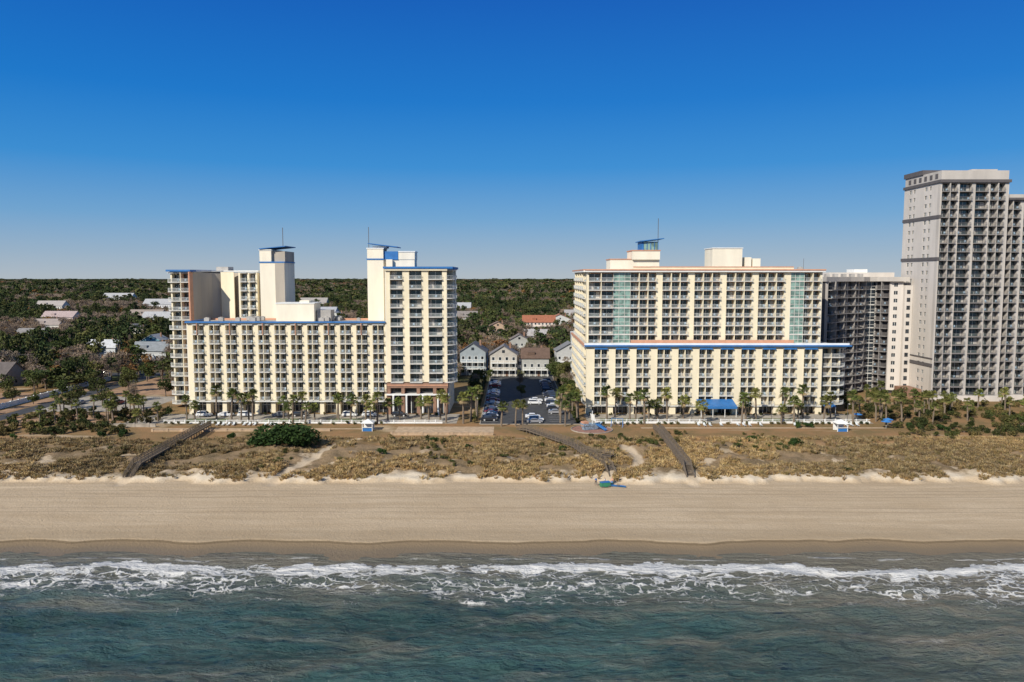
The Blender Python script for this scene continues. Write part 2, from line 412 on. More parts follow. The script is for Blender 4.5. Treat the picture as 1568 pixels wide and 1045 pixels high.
for px in range(110,126,3): B.wbox('roof_units',px,px+1.3,271,273,42.0,43.1)
B.wbox('side_walls',139.52,142.3,267,290,0,39)
for k in range(13): B.wbox('glazing',140.2,141.4,266.9,266.99,2.4+k*2.8,3.8+k*2.8)
B.wbox('brown_cladding',137.,142.,258,266.8,0,3.2)
B.finish()

# ============================================================ TERRAIN
def fbm(x,y,s,o=4):
    return mnoise.fractal(Vector((x*s,y*s,3.7)),1.0,2.0,o,noise_basis='PERLIN_ORIGINAL')
paths=[[(-49,150),(-47.5,160),(-45,168),(-44,180),(-40,192)],[(-80,150),(-79.5,156)],[(19,149),(20,154),(22,158)],[(37,149),(37.5,156)],
       [(24,158),(28,163),(29,170),(27,180)]]
def pathd(x,y):
    best=9
    for P in paths:
        for (a,b),(c,d) in zip(P[:-1],P[1:]):
            if abs(x-a)>14: continue
            t=((x-a)*(c-a)+(y-b)*(d-b))/((c-a)**2+(d-b)**2); t=max(0,min(1,t))
            best=min(best,math.hypot(x-a-t*(c-a),y-b-t*(d-b)))
    return best
def edge(x): return 151.9+2.0*fbm(x,0,.11,3)+1.8*fbm(x,9,.33,3)
def sm(a,b,t):
    t=max(0,min(1,(t-a)/(b-a))); return t*t*(3-2*t)
def H(x,y):
    if y<100: return -3.6
    if y>=195: return 0.
    yw=y+1.3*fbm(x,0,.045,3)+.5*fbm(x,3,.15,2)-1.1*(abs(math.sin(x*math.pi/24+1.5*fbm(x,0,.02,2)))-.6)
    if yw<115.5: return -3.6+2.0*sm(98,115.5,yw)
    if yw<118.6: return -1.6+.42*(yw-115.5)/3.1
    if y<148:
        t=max(0,min(1,(yw-118.6)/31)); z=-1.18+.32*sm(118.6,119.3,yw)+.76*t
        return z+.05*fbm(x,y,.3,3)+.05*fbm(x,y,1.1,2)
    e=edge(x)
    env=sm(195,183,y) if y>183 else 1
    z=-.1+.8*sm(e-.8,e+.5,y)+sm(e,e+5,y)*(.4+.8*fbm(x,y,.09,4)+.5*fbm(x,y,.4,2))
    z-=.35*max(0,1-pathd(x,y)/2.0)
    return z*env
xs=np.concatenate([[-14000,-9000,-5000,-2500,-1200,-600,-350],np.arange(-220,220.01,.8),[350,600,1200,2500,5000,9000,14000]])
ys=np.concatenate([[-400,40,90],np.arange(98,115,.8),np.arange(115,122,.35),np.arange(122,147,.8),np.arange(147,160,.35),np.arange(160,195.5,.8),[198,206,215,230,260,300,400,600,1000,2000,4000,8000,15000]])
V=[];PA=[];DE=[]
for y in ys:
    for x in xs:
        V.append((float(x),float(y),H(float(x),float(y))))
        PA.append(max(0,1-pathd(x,y)/1.6) if 148<y<204 and abs(x)<100 else 0)
        DE.append(sm(edge(x)-.6,edge(x)+.6,y) if y<165 else 1.)
nx=len(xs); F=[(j*nx+i,j*nx+i+1,(j+1)*nx+i+1,(j+1)*nx+i) for j in range(len(ys)-1) for i in range(nx-1)]
me=bpy.data.meshes.new('ground'); me.from_pydata(V,[],F)
a=me.attributes.new('path','FLOAT','POINT'); a.data.foreach_set('value',PA)
a=me.attributes.new('dune','FLOAT','POINT'); a.data.foreach_set('value',DE)
me.polygons.foreach_set('use_smooth',[True]*len(F))
m,nt,b=newmat('ground_sand_and_soil')
g=nt.nodes.new('ShaderNodeNewGeometry'); sp=nt.nodes.new('ShaderNodeSeparateXYZ'); nt.links.new(g.outputs['Position'],sp.inputs[0])
v=coords(nt); X,Y,Z=sp.outputs
fine=noise_(nt,v,3.,5,.7); med=noise_(nt,v,.25,4,.6)
long_=noise_(nt,coords(nt,(.06,.8,1)),1.,4,.6)
sand=mixc(nt,maprange(nt,long_,.3,.7),(.49,.375,.245),(.60,.475,.325))
sand=mixc(nt,maprange(nt,noise_(nt,v,.05,4),.35,.65,0,.4),sand,(.45,.335,.21))
sand=mixc(nt,maprange(nt,fine,.35,.7,0,.45),sand,(.35,.265,.17))
for y0 in (133.2,135.4,141.8,143.5,145.6):
    wob=math_(nt,'ADD',Y,math_(nt,'MULTIPLY',noise_(nt,coords(nt,(1,.0,1)),.02,2),3.))
    d=math_(nt,'ABSOLUTE',math_(nt,'SUBTRACT',wob,y0+1.5))
    sand=mixc(nt,maprange(nt,d,.05,.4,.42,0),sand,(.30,.225,.15))
yw=math_(nt,'ADD',Y,math_(nt,'MULTIPLY',math_(nt,'SUBTRACT',noise_(nt,coords(nt,(1,.0,1)),.09,3),.5),3.))
wet=maprange(nt,Z,-1.08,-.84,1,0)
sand=mixc(nt,wet,sand,(.23,.17,.105))
sand=mixc(nt,math_(nt,'MULTIPLY',maprange(nt,Z,-1.19,-1.12),maprange(nt,Z,-1.0,-.9,1,0)),sand,(.10,.073,.045))
sand=mixc(nt,maprange(nt,Z,-1.48,-1.25,1,0),sand,(.15,.12,.085))
damp=math_(nt,'MULTIPLY',maprange(nt,yw,122,127,1,0),.4)
sand=mixc(nt,damp,sand,(.29,.215,.13))
at=nt.nodes.new('ShaderNodeAttribute'); at.attribute_name='dune'
ap=nt.nodes.new('ShaderNodeAttribute'); ap.attribute_name='path'
dsoil=mixc(nt,maprange(nt,med,.35,.65),(.29,.20,.115),(.16,.115,.06))
dsoil=mixc(nt,maprange(nt,fine,.4,.7,0,.6),dsoil,(.36,.265,.165))
white=maprange(nt,math_(nt,'ADD',Y,math_(nt,'MULTIPLY',med,9)),157,161.5,1,0)
dsoil=mixc(nt,white,dsoil,(.66,.56,.42))
patch=math_(nt,'MULTIPLY',maprange(nt,noise_(nt,v,.16,4,.6),.55,.63),maprange(nt,Y,163,184,1,.25))
dsoil=mixc(nt,patch,dsoil,(.52,.41,.28))
lawn=mixc(nt,maprange(nt,noise_(nt,v,.12,4),.35,.65),(.33,.19,.09),(.20,.145,.065))
lawn=mixc(nt,maprange(nt,fine,.4,.7,0,.4),lawn,(.31,.21,.125))
lawn=mixc(nt,maprange(nt,noise_(nt,coords(nt,(.4,1,1)),.09,4),.58,.68),lawn,(.44,.33,.21))
far=mixc(nt,maprange(nt,noise_(nt,v,.04,4),.4,.6),(.13,.10,.05),(.065,.075,.03))
c=mixc(nt,at.outputs['Fac'],sand,dsoil)
c=mixc(nt,maprange(nt,math_(nt,'ADD',Y,math_(nt,'MULTIPLY',med,8)),181,188),c,lawn)
c=mixc(nt,maprange(nt,ap.outputs['Fac'],.1,.6),c,(.54,.43,.30))
c=mixc(nt,maprange(nt,Y,285,300),c,far)
nt.links.new(c,b.inputs['Base Color']); b.inputs['Specular IOR Level'].default_value=.1
nt.links.new(maprange(nt,Z,-1.5,-1.2,.35,.95),b.inputs['Roughness'])
bump_(nt,b,noise_(nt,v,2.2,4,.7),.9,.18)
me.materials.append(m)
o=bpy.data.objects.new('ground',me); COL.objects.link(o)

# ============================================================ WATER
wx=np.concatenate([[-14000,-5000,-1500,-500,-260],np.arange(-180,180.01,.5),[260,500,1500,5000,14000]])
wy=np.concatenate([[-9000,-2500,-600,-100,20],np.arange(60,119,.4)])
V=[]
for y in wy:
    for x in wx:
        z=-1.6
        if y>=60 and abs(x)<=180:
            e=sm(60,66,y)*sm(117,104,y)
            yy=y+5.*fbm(x,y,.02,2)
            z+=e*(.14*math.sin(yy*.75+.8*fbm(x,y,.05,2))+.48*fbm(x*.8,y*2.0,.09,4)+.42*fbm(x*.7,y*1.5,.35,4))
            cr=105.2+3*fbm(x,1,.025,3)
            z+=.45*math.exp(-((y-cr)/1.3)**2)*(.4+max(0,.8+fbm(x,5,.03,2)))*.7
        V.append((float(x),float(y),z))
nx=len(wx); F=[(j*nx+i,j*nx+i+1,(j+1)*nx+i+1,(j+1)*nx+i) for j in range(len(wy)-1) for i in range(nx-1)]
me=bpy.data.meshes.new('sea_water'); me.from_pydata(V,[],F); me.polygons.foreach_set('use_smooth',[True]*len(F))
m,nt,b=newmat('sea_water')
g=nt.nodes.new('ShaderNodeNewGeometry'); sp=nt.nodes.new('ShaderNodeSeparateXYZ'); nt.links.new(g.outputs['Position'],sp.inputs[0])
X,Y,Z=sp.outputs; v=coords(nt)
base=mixc(nt,maprange(nt,noise_(nt,coords(nt,(.4,1,1)),.09,4),.35,.65),(.030,.070,.066),(.052,.112,.104))
sv=nt.nodes.new('ShaderNodeMapping'); nt.links.new(v,sv.inputs[0]); sv.inputs['Rotation'].default_value=(0,0,math.radians(-28)); sv.inputs['Scale'].default_value=(.35,1.4,1)
pl=noise_(nt,sv.outputs[0],.085,5,.62,.7)
turb=maprange(nt,pl,.46,.66)
right=maprange(nt,X,18,65)
shore=maprange(nt,Y,93,111)
t=math_(nt,'ADD',math_(nt,'MULTIPLY',turb,.62),math_(nt,'MULTIPLY',right,.45))
t=math_(nt,'ADD',t,math_(nt,'MULTIPLY',shore,.75),clamp=True)
base=mixc(nt,t,base,(.20,.185,.14))
wv=math_(nt,'MULTIPLY',math_(nt,'SUBTRACT',noise_(nt,coords(nt,(1,0,0)),.028,4,.5),.5),13.)
yw=math_(nt,'ADD',Y,wv)
rag=math_(nt,'ADD',yw,math_(nt,'MULTIPLY',math_(nt,'SUBTRACT',noise_(nt,v,.35,4,.65),.5),7.))
inner=maprange(nt,rag,93.5,107.)
outer=maprange(nt,rag,110.2,111.0,1,0)
band=math_(nt,'MULTIPLY',inner,outer)
lead=math_(nt,'MULTIPLY',maprange(nt,rag,106.,108.8),outer)
vo=nt.nodes.new('ShaderNodeTexVoronoi'); vo.feature='DISTANCE_TO_EDGE'; vo.inputs['Scale'].default_value=.62
wn=nt.nodes.new('ShaderNodeTexNoise'); wn.inputs['Scale'].default_value=.5; wn.inputs['Detail'].default_value=4
nt.links.new(v,wn.inputs['Vector'])
mx=nt.nodes.new('ShaderNodeVectorMath'); mx.operation='MULTIPLY_ADD'; nt.links.new(wn.outputs['Color'],mx.inputs[0]); mx.inputs[1].default_value=(4,4,0)
nt.links.new(coords(nt,(.45,1,1)),mx.inputs[2]); nt.links.new(mx.outputs[0],vo.inputs['Vector'])
lace=maprange(nt,vo.outputs['Distance'],.0,.20,1,0)
dens=noise_(nt,coords(nt,(.4,1,1)),.22,6,.68)
f=math_(nt,'ADD',math_(nt,'MULTIPLY',band,.32),math_(nt,'MULTIPLY',lace,.36))
f=math_(nt,'ADD',f,math_(nt,'MULTIPLY',lead,.34))
f=math_(nt,'ADD',f,math_(nt,'MULTIPLY',math_(nt,'SUBTRACT',dens,.5),1.6))
foam=math_(nt,'MULTIPLY',maprange(nt,f,.44,.72),maprange(nt,band,.03,.25))
ln=math_(nt,'ABSOLUTE',math_(nt,'SUBTRACT',math_(nt,'ADD',Y,math_(nt,'MULTIPLY',math_(nt,'SUBTRACT',noise_(nt,coords(nt,(1,0,0)),.05,4),.5),7.)),113.2))
line=math_(nt,'MULTIPLY',maprange(nt,ln,.1,.45,1,0),maprange(nt,noise_(nt,v,.3,3),.45,.6))
foam=math_(nt,'MAXIMUM',foam,math_(nt,'MULTIPLY',line,.5))
dr=math_(nt,'MULTIPLY',maprange(nt,noise_(nt,sv.outputs[0],.5,5,.7,.5),.54,.72),math_(nt,'MULTIPLY',turb,.24))
foam=math_(nt,'MAXIMUM',foam,dr)
c=mixc(nt,foam,base,(.78,.77,.73))
nt.links.new(c,b.inputs['Base Color'])
nt.links.new(maprange(nt,foam,0,1,.12,.9),b.inputs['Roughness'])
b.inputs['IOR'].default_value=1.33
h=math_(nt,'ADD',math_(nt,'MULTIPLY',noise_(nt,coords(nt,(.45,1.2,1)),1.1,5,.7),1.),math_(nt,'MULTIPLY',noise_(nt,coords(nt,(.4,1.1,1)),.3,4,.55),2.0))
h=math_(nt,'ADD',h,math_(nt,'MULTIPLY',foam,.3))
bump_(nt,b,h,1.,1.2)
me.materials.append(m); o=bpy.data.objects.new('sea_water',me); COL.objects.link(o)

# ============================================================ flat sheets
def sheet(name,x0,x1,y0,y1,z,m):
    me=bpy.data.meshes.new(name); me.from_pydata([(x0,y0,z),(x1,y0,z),(x1,y1,z),(x0,y1,z)],[],[(0,1,2,3)])
    me.materials.append(m); o=bpy.data.objects.new(name,me); COL.objects.link(o); return o
M['asphalt']=mat('asphalt',(.055,.055,.055),.9,.25,.5,bump=.2)
M['concrete']=mat('concrete_paving',(.36,.32,.26),.9,.2,.5)
M['paver']=mat('tan_pavers',(.48,.35,.225),.9,.18,.8)
M['paintw']=mat('road_paint',(.7,.7,.68),.7,.1,3)
M['pink']=mat('play_surface',(.30,.16,.12),.9,.2,1)
M['tancourt']=mat('clay_soil',(.36,.22,.125),.95,.25,.3)
M['lawn']=mat('green_lawn',(.10,.13,.035),.95,.3,.3)
sheet('hotel_deck',-112,-16,213,228,.02,M['concrete'])
sheet('hotel_deck',22,104,213,228,.02,M['concrete'])
for (a,b_) in ((-96,-84),(-73,-62),(-55,-44),(26,40),(70,84)): sheet('lawn',a,b_,214.2,220.5,.03,M['lawn'])
sheet('terrace_paving',-32,-5,197.3,208.5,.015,M['paver'])
sheet('promenade_path',-100,-34,204.8,206.2,.015,M['paver'])
sheet('promenade_path',36,104,206.,207.4,.015,M['paver'])
sheet('street',-9,17,229,420,.02,M['asphalt'])
sheet('street',-400,400,318,328,.024,M['asphalt'])
sheet('parking_lot',-9,20,212,228.9,.02,M['asphalt'])
sheet('parking_lot',-150,-116,232,262,.02,M['concrete'])
sheet('street',-156,-150,205,316,.02,M['asphalt'])
sheet('clay_yard',-161,-157,215,300,.012,M['tancourt'])
sheet('clay_yard',-149,-120,266,312,.012,M['tancourt'])
sheet('clay_yard',-190,-165,225,270,.012,M['tancourt'])
sheet('clay_yard',-148,-114,210,230,.012,M['tancourt'])
mk=Bld('parking_markings',dict(m=M['paintw']))
def msheet(x0,x1,y0,y1,z): mk.add('m',[(x0,y0,z),(x1,y0,z),(x1,y1,z),(x0,y1,z)],[(0,1,2,3)])
for y in np.arange(216,310,2.8):
    msheet(-8.8,-4.2,y,y+.12,.03); msheet(11,15.6,y,y+.12,.03)
for y in np.arange(330,418,6): msheet(3.9,4.05,y,y+3,.03)
mk.finish(single=True)
kb=Bld('kerb',dict(m=M['concrete']))
kb.wbox('m',-9.3,-9.02,212,316,0,.14); kb.wbox('m',17.02,17.3,229.2,316,0,.14); kb.wbox('m',-9,20,211.7,211.98,0,.14)
kb.finish(single=True)

# ============================================================ vegetation meshes
M['bark']=mat('bark',(.16,.12,.09),.95,.2,2,(1,1,.3))
M['palmbark']=mat('palm_bark',(.20,.155,.11),.95,.25,3)
M['leaf_green']=leafmat('foliage_green',[(.04,.058,.02),(.08,.10,.03),(.05,.07,.023),(.125,.125,.045),(.09,.095,.035),(.035,.052,.02)])
M['leaf_pine']=leafmat('foliage_pine',[(.038,.06,.026),(.06,.08,.03),(.10,.105,.038)])
M['leaf_rust']=leafmat('foliage_rust',[(.22,.10,.045),(.16,.11,.045),(.27,.13,.05)])
M['twig']=leafmat('bare_twigs',[(.26,.20,.16),(.19,.14,.115),(.33,.26,.21)])
M['palm']=leafmat('palm_fronds',[(.10,.13,.036),(.17,.165,.05),(.08,.11,.032)])
M['palmdead']=mat('dead_fronds',(.28,.20,.10),.9,.2,2)
M['shrub']=leafmat('shrub_leaves',[(.04,.055,.02),(.075,.085,.028),(.15,.115,.05),(.055,.07,.024)])
M['bushgreen']=leafmat('bush_leaves',[(.036,.068,.02),(.044,.075,.022)])
M['grassblade']=leafmat('dune_grass_blades',[(.38,.27,.145),(.28,.19,.10),(.46,.345,.20),(.18,.145,.065),(.33,.21,.11),(.24,.17,.085),(.42,.315,.18)])

def quads(C,size,asp=.6,flat=0):
    n=len(C)
    u=rng.normal(size=(n,3)); u[:,2]*=(1-flat); u/=np.linalg.norm(u,axis=1)[:,None]
    w=rng.normal(size=(n,3)); v=np.cross(u,w); v/=np.linalg.norm(v,axis=1)[:,None]
    s=size*rng.uniform(.6,1.3,n)[:,None]
    P=np.stack([C-u*s-v*s*asp*.3,C-v*s*asp,C+u*s+v*s*.2,C+v*s*asp],1).reshape(-1,3)
    return P.tolist(),[(4*i,4*i+1,4*i+2,4*i+3) for i in range(n)]
def crown_points(n,R,Hh,z0,lobes,shape=1.):
    pts=[]
    L=[]
    for i in range(lobes):
        a=rng.uniform(0,2*math.pi); r=R*.62*math.sqrt(rng.uniform(0,1)); z=z0+Hh*rng.uniform(.2,.85)
        k=1-.5*abs((z-z0)/Hh-.45)
        L.append((r*math.cos(a)*k,r*math.sin(a)*k,z,R*rng.uniform(.26,.46)))
    while len(pts)<n:
        l=L[rng.integers(len(L))]; d=rng.normal(size=3); d/=np.linalg.norm(d)
        d*=l[3]*rng.uniform(.6,1.08); d[2]*=.75
        pts.append((l[0]+d[0],l[1]+d[1],l[2]+d[2]))
    return np.array(pts),L
def treemesh(name,kind,n,R,Ht,size):
    B=Bld(name,dict(bark=M['bark'],leaf=M[{'oak':'leaf_green','pine':'leaf_pine','rust':'leaf_rust','bare':'twig'}[kind]]))
    th=Ht*.45
    B.cyl('bark',0,0,.28,0,th,7,.17)
    if kind=='pine': pts,L=crown_points(n,R,Ht*.5,Ht*.48,9)
    elif kind=='bare': pts,L=crown_points(n,R,Ht*.7,Ht*.3,10)
    else: pts,L=crown_points(n,R,Ht*.72,Ht*.2,11)
    for l in L: B.beam('bark',(0,0,th*random.uniform(.5,.95)),(l[0],l[1],l[2]),.14)
    if kind=='pine': B.cyl('bark',0,0,.17,th,Ht*.92,6,.06)
    asp=.13 if kind=='bare' else .65
    vs,fs=quads(pts,size,asp); B.add('leaf',vs,fs)
    return B.mesh()
def scatter(name,objs,pts,rots,scls,idx):
    c=bpy.data.collections.new(name+'_variants')
    for k,me in enumerate(objs):
        o=bpy.data.objects.new('%s_variant_%c'%(name,97+k),me); c.objects.link(o)
    me=bpy.data.meshes.new(name); me.from_pydata([tuple(p) for p in pts],[],[])
    a=me.attributes.new('rot','FLOAT_VECTOR','POINT'); a.data.foreach_set('vector',np.array(rots,dtype=np.float32).ravel())
    a=me.attributes.new('scl','FLOAT_VECTOR','POINT'); a.data.foreach_set('vector',np.array(scls,dtype=np.float32).ravel())
    a=me.attributes.new('idx','INT','POINT'); a.data.foreach_set('value',np.array(idx,dtype=np.int32))
    o=bpy.data.objects.new(name,me); COL.objects.link(o)
    ng=bpy.data.node_groups.new(name,'GeometryNodeTree')
    ng.interface.new_socket('Geometry',in_out='INPUT',socket_type='NodeSocketGeometry')
    ng.interface.new_socket('Geometry',in_out='OUTPUT',socket_type='NodeSocketGeometry')
    N=ng.nodes; gi=N.new('NodeGroupInput'); go=N.new('NodeGroupOutput')
    ip=N.new('GeometryNodeInstanceOnPoints'); ci=N.new('GeometryNodeCollectionInfo')
    ci.inputs['Collection'].default_value=c; ci.inputs['Separate Children'].default_value=True; ci.inputs['Reset Children'].default_value=True
    def na(nm,t):
        n=N.new('GeometryNodeInputNamedAttribute'); n.data_type=t; n.inputs['Name'].default_value=nm; return n.outputs['Attribute']
    ng.links.new(gi.outputs[0],ip.inputs['Points']); ng.links.new(ci.outputs[0],ip.inputs['Instance'])
    ip.inputs['Pick Instance'].default_value=True
    ng.links.new(na('idx','INT'),ip.inputs['Instance Index'])
    er=N.new('FunctionNodeEulerToRotation'); ng.links.new(na('rot','FLOAT_VECTOR'),er.inputs[0]); ng.links.new(er.outputs[0],ip.inputs['Rotation'])
    ng.links.new(na('scl','FLOAT_VECTOR'),ip.inputs['Scale']); ng.links.new(ip.outputs[0],go.inputs[0])
    md=o.modifiers.new('scatter','NODES'); md.node_group=ng
    return o

houses=[(-16.5,326,11,12,10.2,0,(.30,.34,.36),(.12,.12,.13)),(-3.5,322,11.5,11,9.4,0,(.46,.43,.38),(.20,.19,.19)),(10.,322,11.5,11,8.,90,(.40,.40,.37),(.14,.09,.065)),
 (27,352,13,11,8,0,(.5,.5,.48),(.2,.2,.2)),(20,560,24,14,9,90,(.6,.5,.42),(.35,.13,.07)),(38,600,22,14,8,0,(.6,.6,.56),(.32,.15,.09)),(-10,520,14,10,8,0,(.5,.36,.25),(.2,.14,.1)),
 (42,430,16,12,7,90,(.55,.55,.52),(.42,.42,.41)),(4,420,12,10,7,0,(.4,.4,.37),(.2,.17,.15)),(15,470,14,10,6,90,(.5,.5,.46),(.4,.38,.36)),
 (-215,395,16,11,5.5,90,(.62,.64,.64),(.55,.56,.56)),(-184,384,18,12,5,90,(.55,.57,.57),(.24,.26,.27)),(-205,290,24,14,4.5,90,(.35,.27,.2),(.13,.11,.10)),
 (-205,430,12,10,6,0,(.2,.38,.45),(.34,.35,.36)),(-390,650,28,14,8,90,(.6,.5,.45),(.42,.33,.31)),(-330,680,30,14,8,90,(.6,.55,.5),(.3,.25,.21)),(-300,640,26,14,8,90,(.6,.6,.56),(.42,.42,.42)),
 (-270,700,30,16,9,90,(.65,.6,.5),(.36,.34,.32)),(-175,700,24,16,9,90,(.6,.6,.58),(.38,.39,.41)),(-150,640,20,14,8,0,(.6,.6,.55),(.3,.3,.3)),(-300,470,18,12,6,90,(.5,.5,.48),(.24,.23,.22)),
 (-260,520,16,12,6,0,(.6,.58,.5),(.28,.26,.24)),(-228,600,18,12,8,0,(.5,.5,.45),(.3,.27,.25)),(-345,560,20,12,7,90,(.6,.58,.52),(.33,.28,.25)),(-420,900,36,18,10,90,(.6,.6,.6),(.42,.42,.42)),(-250,950,34,18,10,90,(.6,.58,.52),(.36,.33,.3)),
 (-520,850,30,16,10,90,(.6,.58,.52),(.4,.36,.33)),(-600,1150,44,20,11,90,(.6,.6,.58),(.42,.42,.42)),(60,700,22,14,7,90,(.6,.6,.56),(.38,.36,.34)),(-40,650,20,14,8,90,(.6,.6,.56),(.25,.22,.2)),(-60,820,30,16,9,90,(.6,.6,.56),(.42,.42,.42))]
def blocked(x,y):
    if y<300:
        if -118<x<190: return True
        if x>-300 and y<275 and x<-118: return True
        if -160<x<-118: return True
    if -9.5<x<19 and y<345: return True
    if 314<y<332 and (x>-200): return True
    if 270<y<345 and -24<x<40: return True
    for h in houses:
        if abs(x-h[0])<h[2]*.5+4 and abs(y-h[1])<h[3]*.5+4: return True
        k=h[0]/h[1]; dy=h[1]-y
        if 0<dy<55 and abs(x-(h[0]-k*dy))<h[2]*.5-1.5: return True
    return False
P=[];R=[];S=[];I=[]
y=262.
while y<9500:
    spc=max(6.1,y*.0092); hw=.95*y+60
    x=-hw+random.uniform(0,spc)
    while x<hw:
        px=x+random.uniform(-.45,.45)*spc; py=y+random.uniform(-.5,.5)*spc
        if not blocked(px,py):
            hs=max(1.,spc/7.)*random.choice([.6,.8,1.,1.2,1.5]); vs=random.uniform(.5,1.25)+(.15 if y>900 else 0)
            if y>1500: vs*=random.choice([.9,1,1.1,1.5])*(1+.3*mnoise.noise(Vector((px*.002,py*.001,4))))
            P.append((px,py,-.3)); R.append((0,0,random.uniform(0,6.28))); S.append((hs,hs,vs))
            t=1.3*mnoise.noise(Vector((px*.010,py*.005,0)))+random.uniform(-.45,.45)
            k=[0,1,2,3,4,0,1,3][random.randrange(8)] if t<.08 else random.choice([5,5,6,7,6])
            I.append(k if y<1100 else 8+{0:0,1:0,2:0,3:1,4:1,5:2,6:2,7:3}[k])
        x+=spc
    y+=spc*.9
forest_meshes=[treemesh('oak_a','oak',330,5.2,9.5,.62),treemesh('oak_b','oak',330,4.8,11,.6),treemesh('oak_c','oak',300,5.4,8.5,.62),
  treemesh('pine_a','pine',300,4.0,15,.55),treemesh('pine_b','pine',280,3.6,13.5,.55),
  treemesh('bare_a','bare',420,4.6,11,.8),treemesh('bare_b','bare',420,4.2,10,.8),treemesh('rust_a','rust',280,4.2,10,.5),
  treemesh('far_a','oak',110,5.0,10,1.1),treemesh('far_b','pine',100,4.0,14,1.),treemesh('far_c','bare',130,4.6,10.5,1.5),treemesh('far_d','rust',100,4.4,10,1.)]
scatter('forest',forest_meshes,P,R,S,I)
print('forest',len(P))

near=[treemesh('oak_tree','oak',1600,4.6,9,.30),treemesh('oak_tree','oak',1500,4.2,8,.30),treemesh('bare_tree','bare',1300,4.2,9,.5),treemesh('pine_tree','pine',1300,3.4,12,.30)]
nn=['oak_tree','oak_tree','bare_tree','pine_tree']
def place(me,name,x,y,z=0,s=1,sz=None,rot=None):
    o=bpy.data.objects.new(name,me); COL.objects.link(o); o.location=(x,y,z); o.scale=(s,s,sz or s)
    o.rotation_euler[2]=random.uniform(0,6.28) if rot is None else rot; return o
for (x,y,k,s) in [(20.5,245,0,.75),(20,252,1,.9),(19.8,262,0,.9),(20,274,2,.8),(19.5,285,1,.9),(21,296,0,.95),(24,303,2,1.),(-13,252,1,.7),(-13,262,0,.7),(-13,272,2,.8),(-13,284,0,.8),(-12,296,1,.7),
   (-122,262,0,.8),(-128,252,2,.8),(-134,243,1,.8),(-140,236,0,.75),(-120,236,0,.6),(-146,250,1,.8),(-146,262,0,.8),(-140,272,0,.9),(-126,278,2,.9),(-131,290,1,1.),(-147,285,0,.9),(-147,300,0,1.),(-120,300,1,1),(-134,305,0,1),
   (-168,250,1,.8),(-175,238,0,.8),(-180,255,0,.9),(-188,246,2,.9),(-172,268,0,1),(-184,270,1,1),(-168,282,3,1),(-166,296,0,1),(-180,225,0,.8),(-170,220,1,.65),(-190,230,0,.8),(-200,240,1,.9),(-200,260,0,1),
   (17,302,0,.9),(-23,305,2,.9),(-24,295,0,.8),(18,335,1,.9),(1,338,2,.8),(-10,340,2,.9),(107,245,1,.8),(108,236,0,.6),(122,248,0,.7),(130,250,1,.7),
   (-9,309,0,.5),(3.5,308,1,.5),(-22,318,1,.8),(17.5,312,2,.8),(19,236,2,.7),(21,268,2,.95),(3,284,2,.6),(3.2,262,0,.45),
   (-158.5,262,0,.7),(-158.5,246,1,.6),(-159,282,0,.8)]:
    place(near[k],nn[k],x,y,0,s*random.uniform(.9,1.1))

def palmmesh(h,seed):
    r=random.Random(seed); B=Bld('palm_tree',dict(trunk=M['palmbark'],fronds=M['palm'],dead=M['palmdead']))
    bx,by=r.uniform(-.5,.5),r.uniform(-.4,.4); n=6
    pts=[(bx*(i/n)**2,by*(i/n)**2,h*i/n) for i in range(n+1)]
    rings=[]
    for i,p in enumerate(pts):
        rad=.28-.08*i/n+(.06 if i==n else 0)
        rings.append([(p[0]+rad*math.cos(a*math.pi/4),p[1]+rad*math.sin(a*math.pi/4),p[2]) for a in range(8)])
    vs=[v for g in rings for v in g]; fs=[(i*8+j,i*8+(j+1)%8,(i+1)*8+(j+1)%8,(i+1)*8+j) for i in range(n) for j in range(8)]
    B.add('trunk',vs,fs)
    top=Vector(pts[-1])
    for k in range(34):
        az=r.uniform(0,6.28); el=r.uniform(-.65,1.35); dead=el<-.4
        L=r.uniform(.8,1.3); d=Vector((math.cos(az)*math.cos(el),math.sin(az)*math.cos(el),math.sin(el)))
        side=Vector((-math.sin(az),math.cos(az),0)); up=d.cross(side)*-1
        q=top+d*L; part='dead' if dead else 'fronds'
        B.beam('dead' if dead else 'fronds',top,q,.06)
        m=9
        for j in range(m):
            t=(j/(m-1)-.5)*2.6
            dd=(d*math.cos(t)+side*math.sin(t)).normalized(); ll=r.uniform(.8,1.2)*(1-.15*abs(t))
            a=q; mid=q+dd*ll*.6+Vector((0,0,-.06)); e=q+dd*ll+Vector((0,0,-.34-.2*abs(t)))
            w=dd.cross(up).normalized()*.09
            B.add(part,[tuple(a-w*.3),tuple(a+w*.3),tuple(mid+w),tuple(mid-w),tuple(e)],[(0,1,2,3),(3,2,4)])
    return B.mesh()
palms=[palmmesh(5.4,1),palmmesh(6.6,2),palmmesh(4.4,3),palmmesh(7.4,4),palmmesh(3.2,5)]
def palm(x,y,s=1,k=None): place(random.choice(palms[:4]) if k is None else palms[k],'palm_tree',x,y,0,s*random.uniform(.9,1.18))
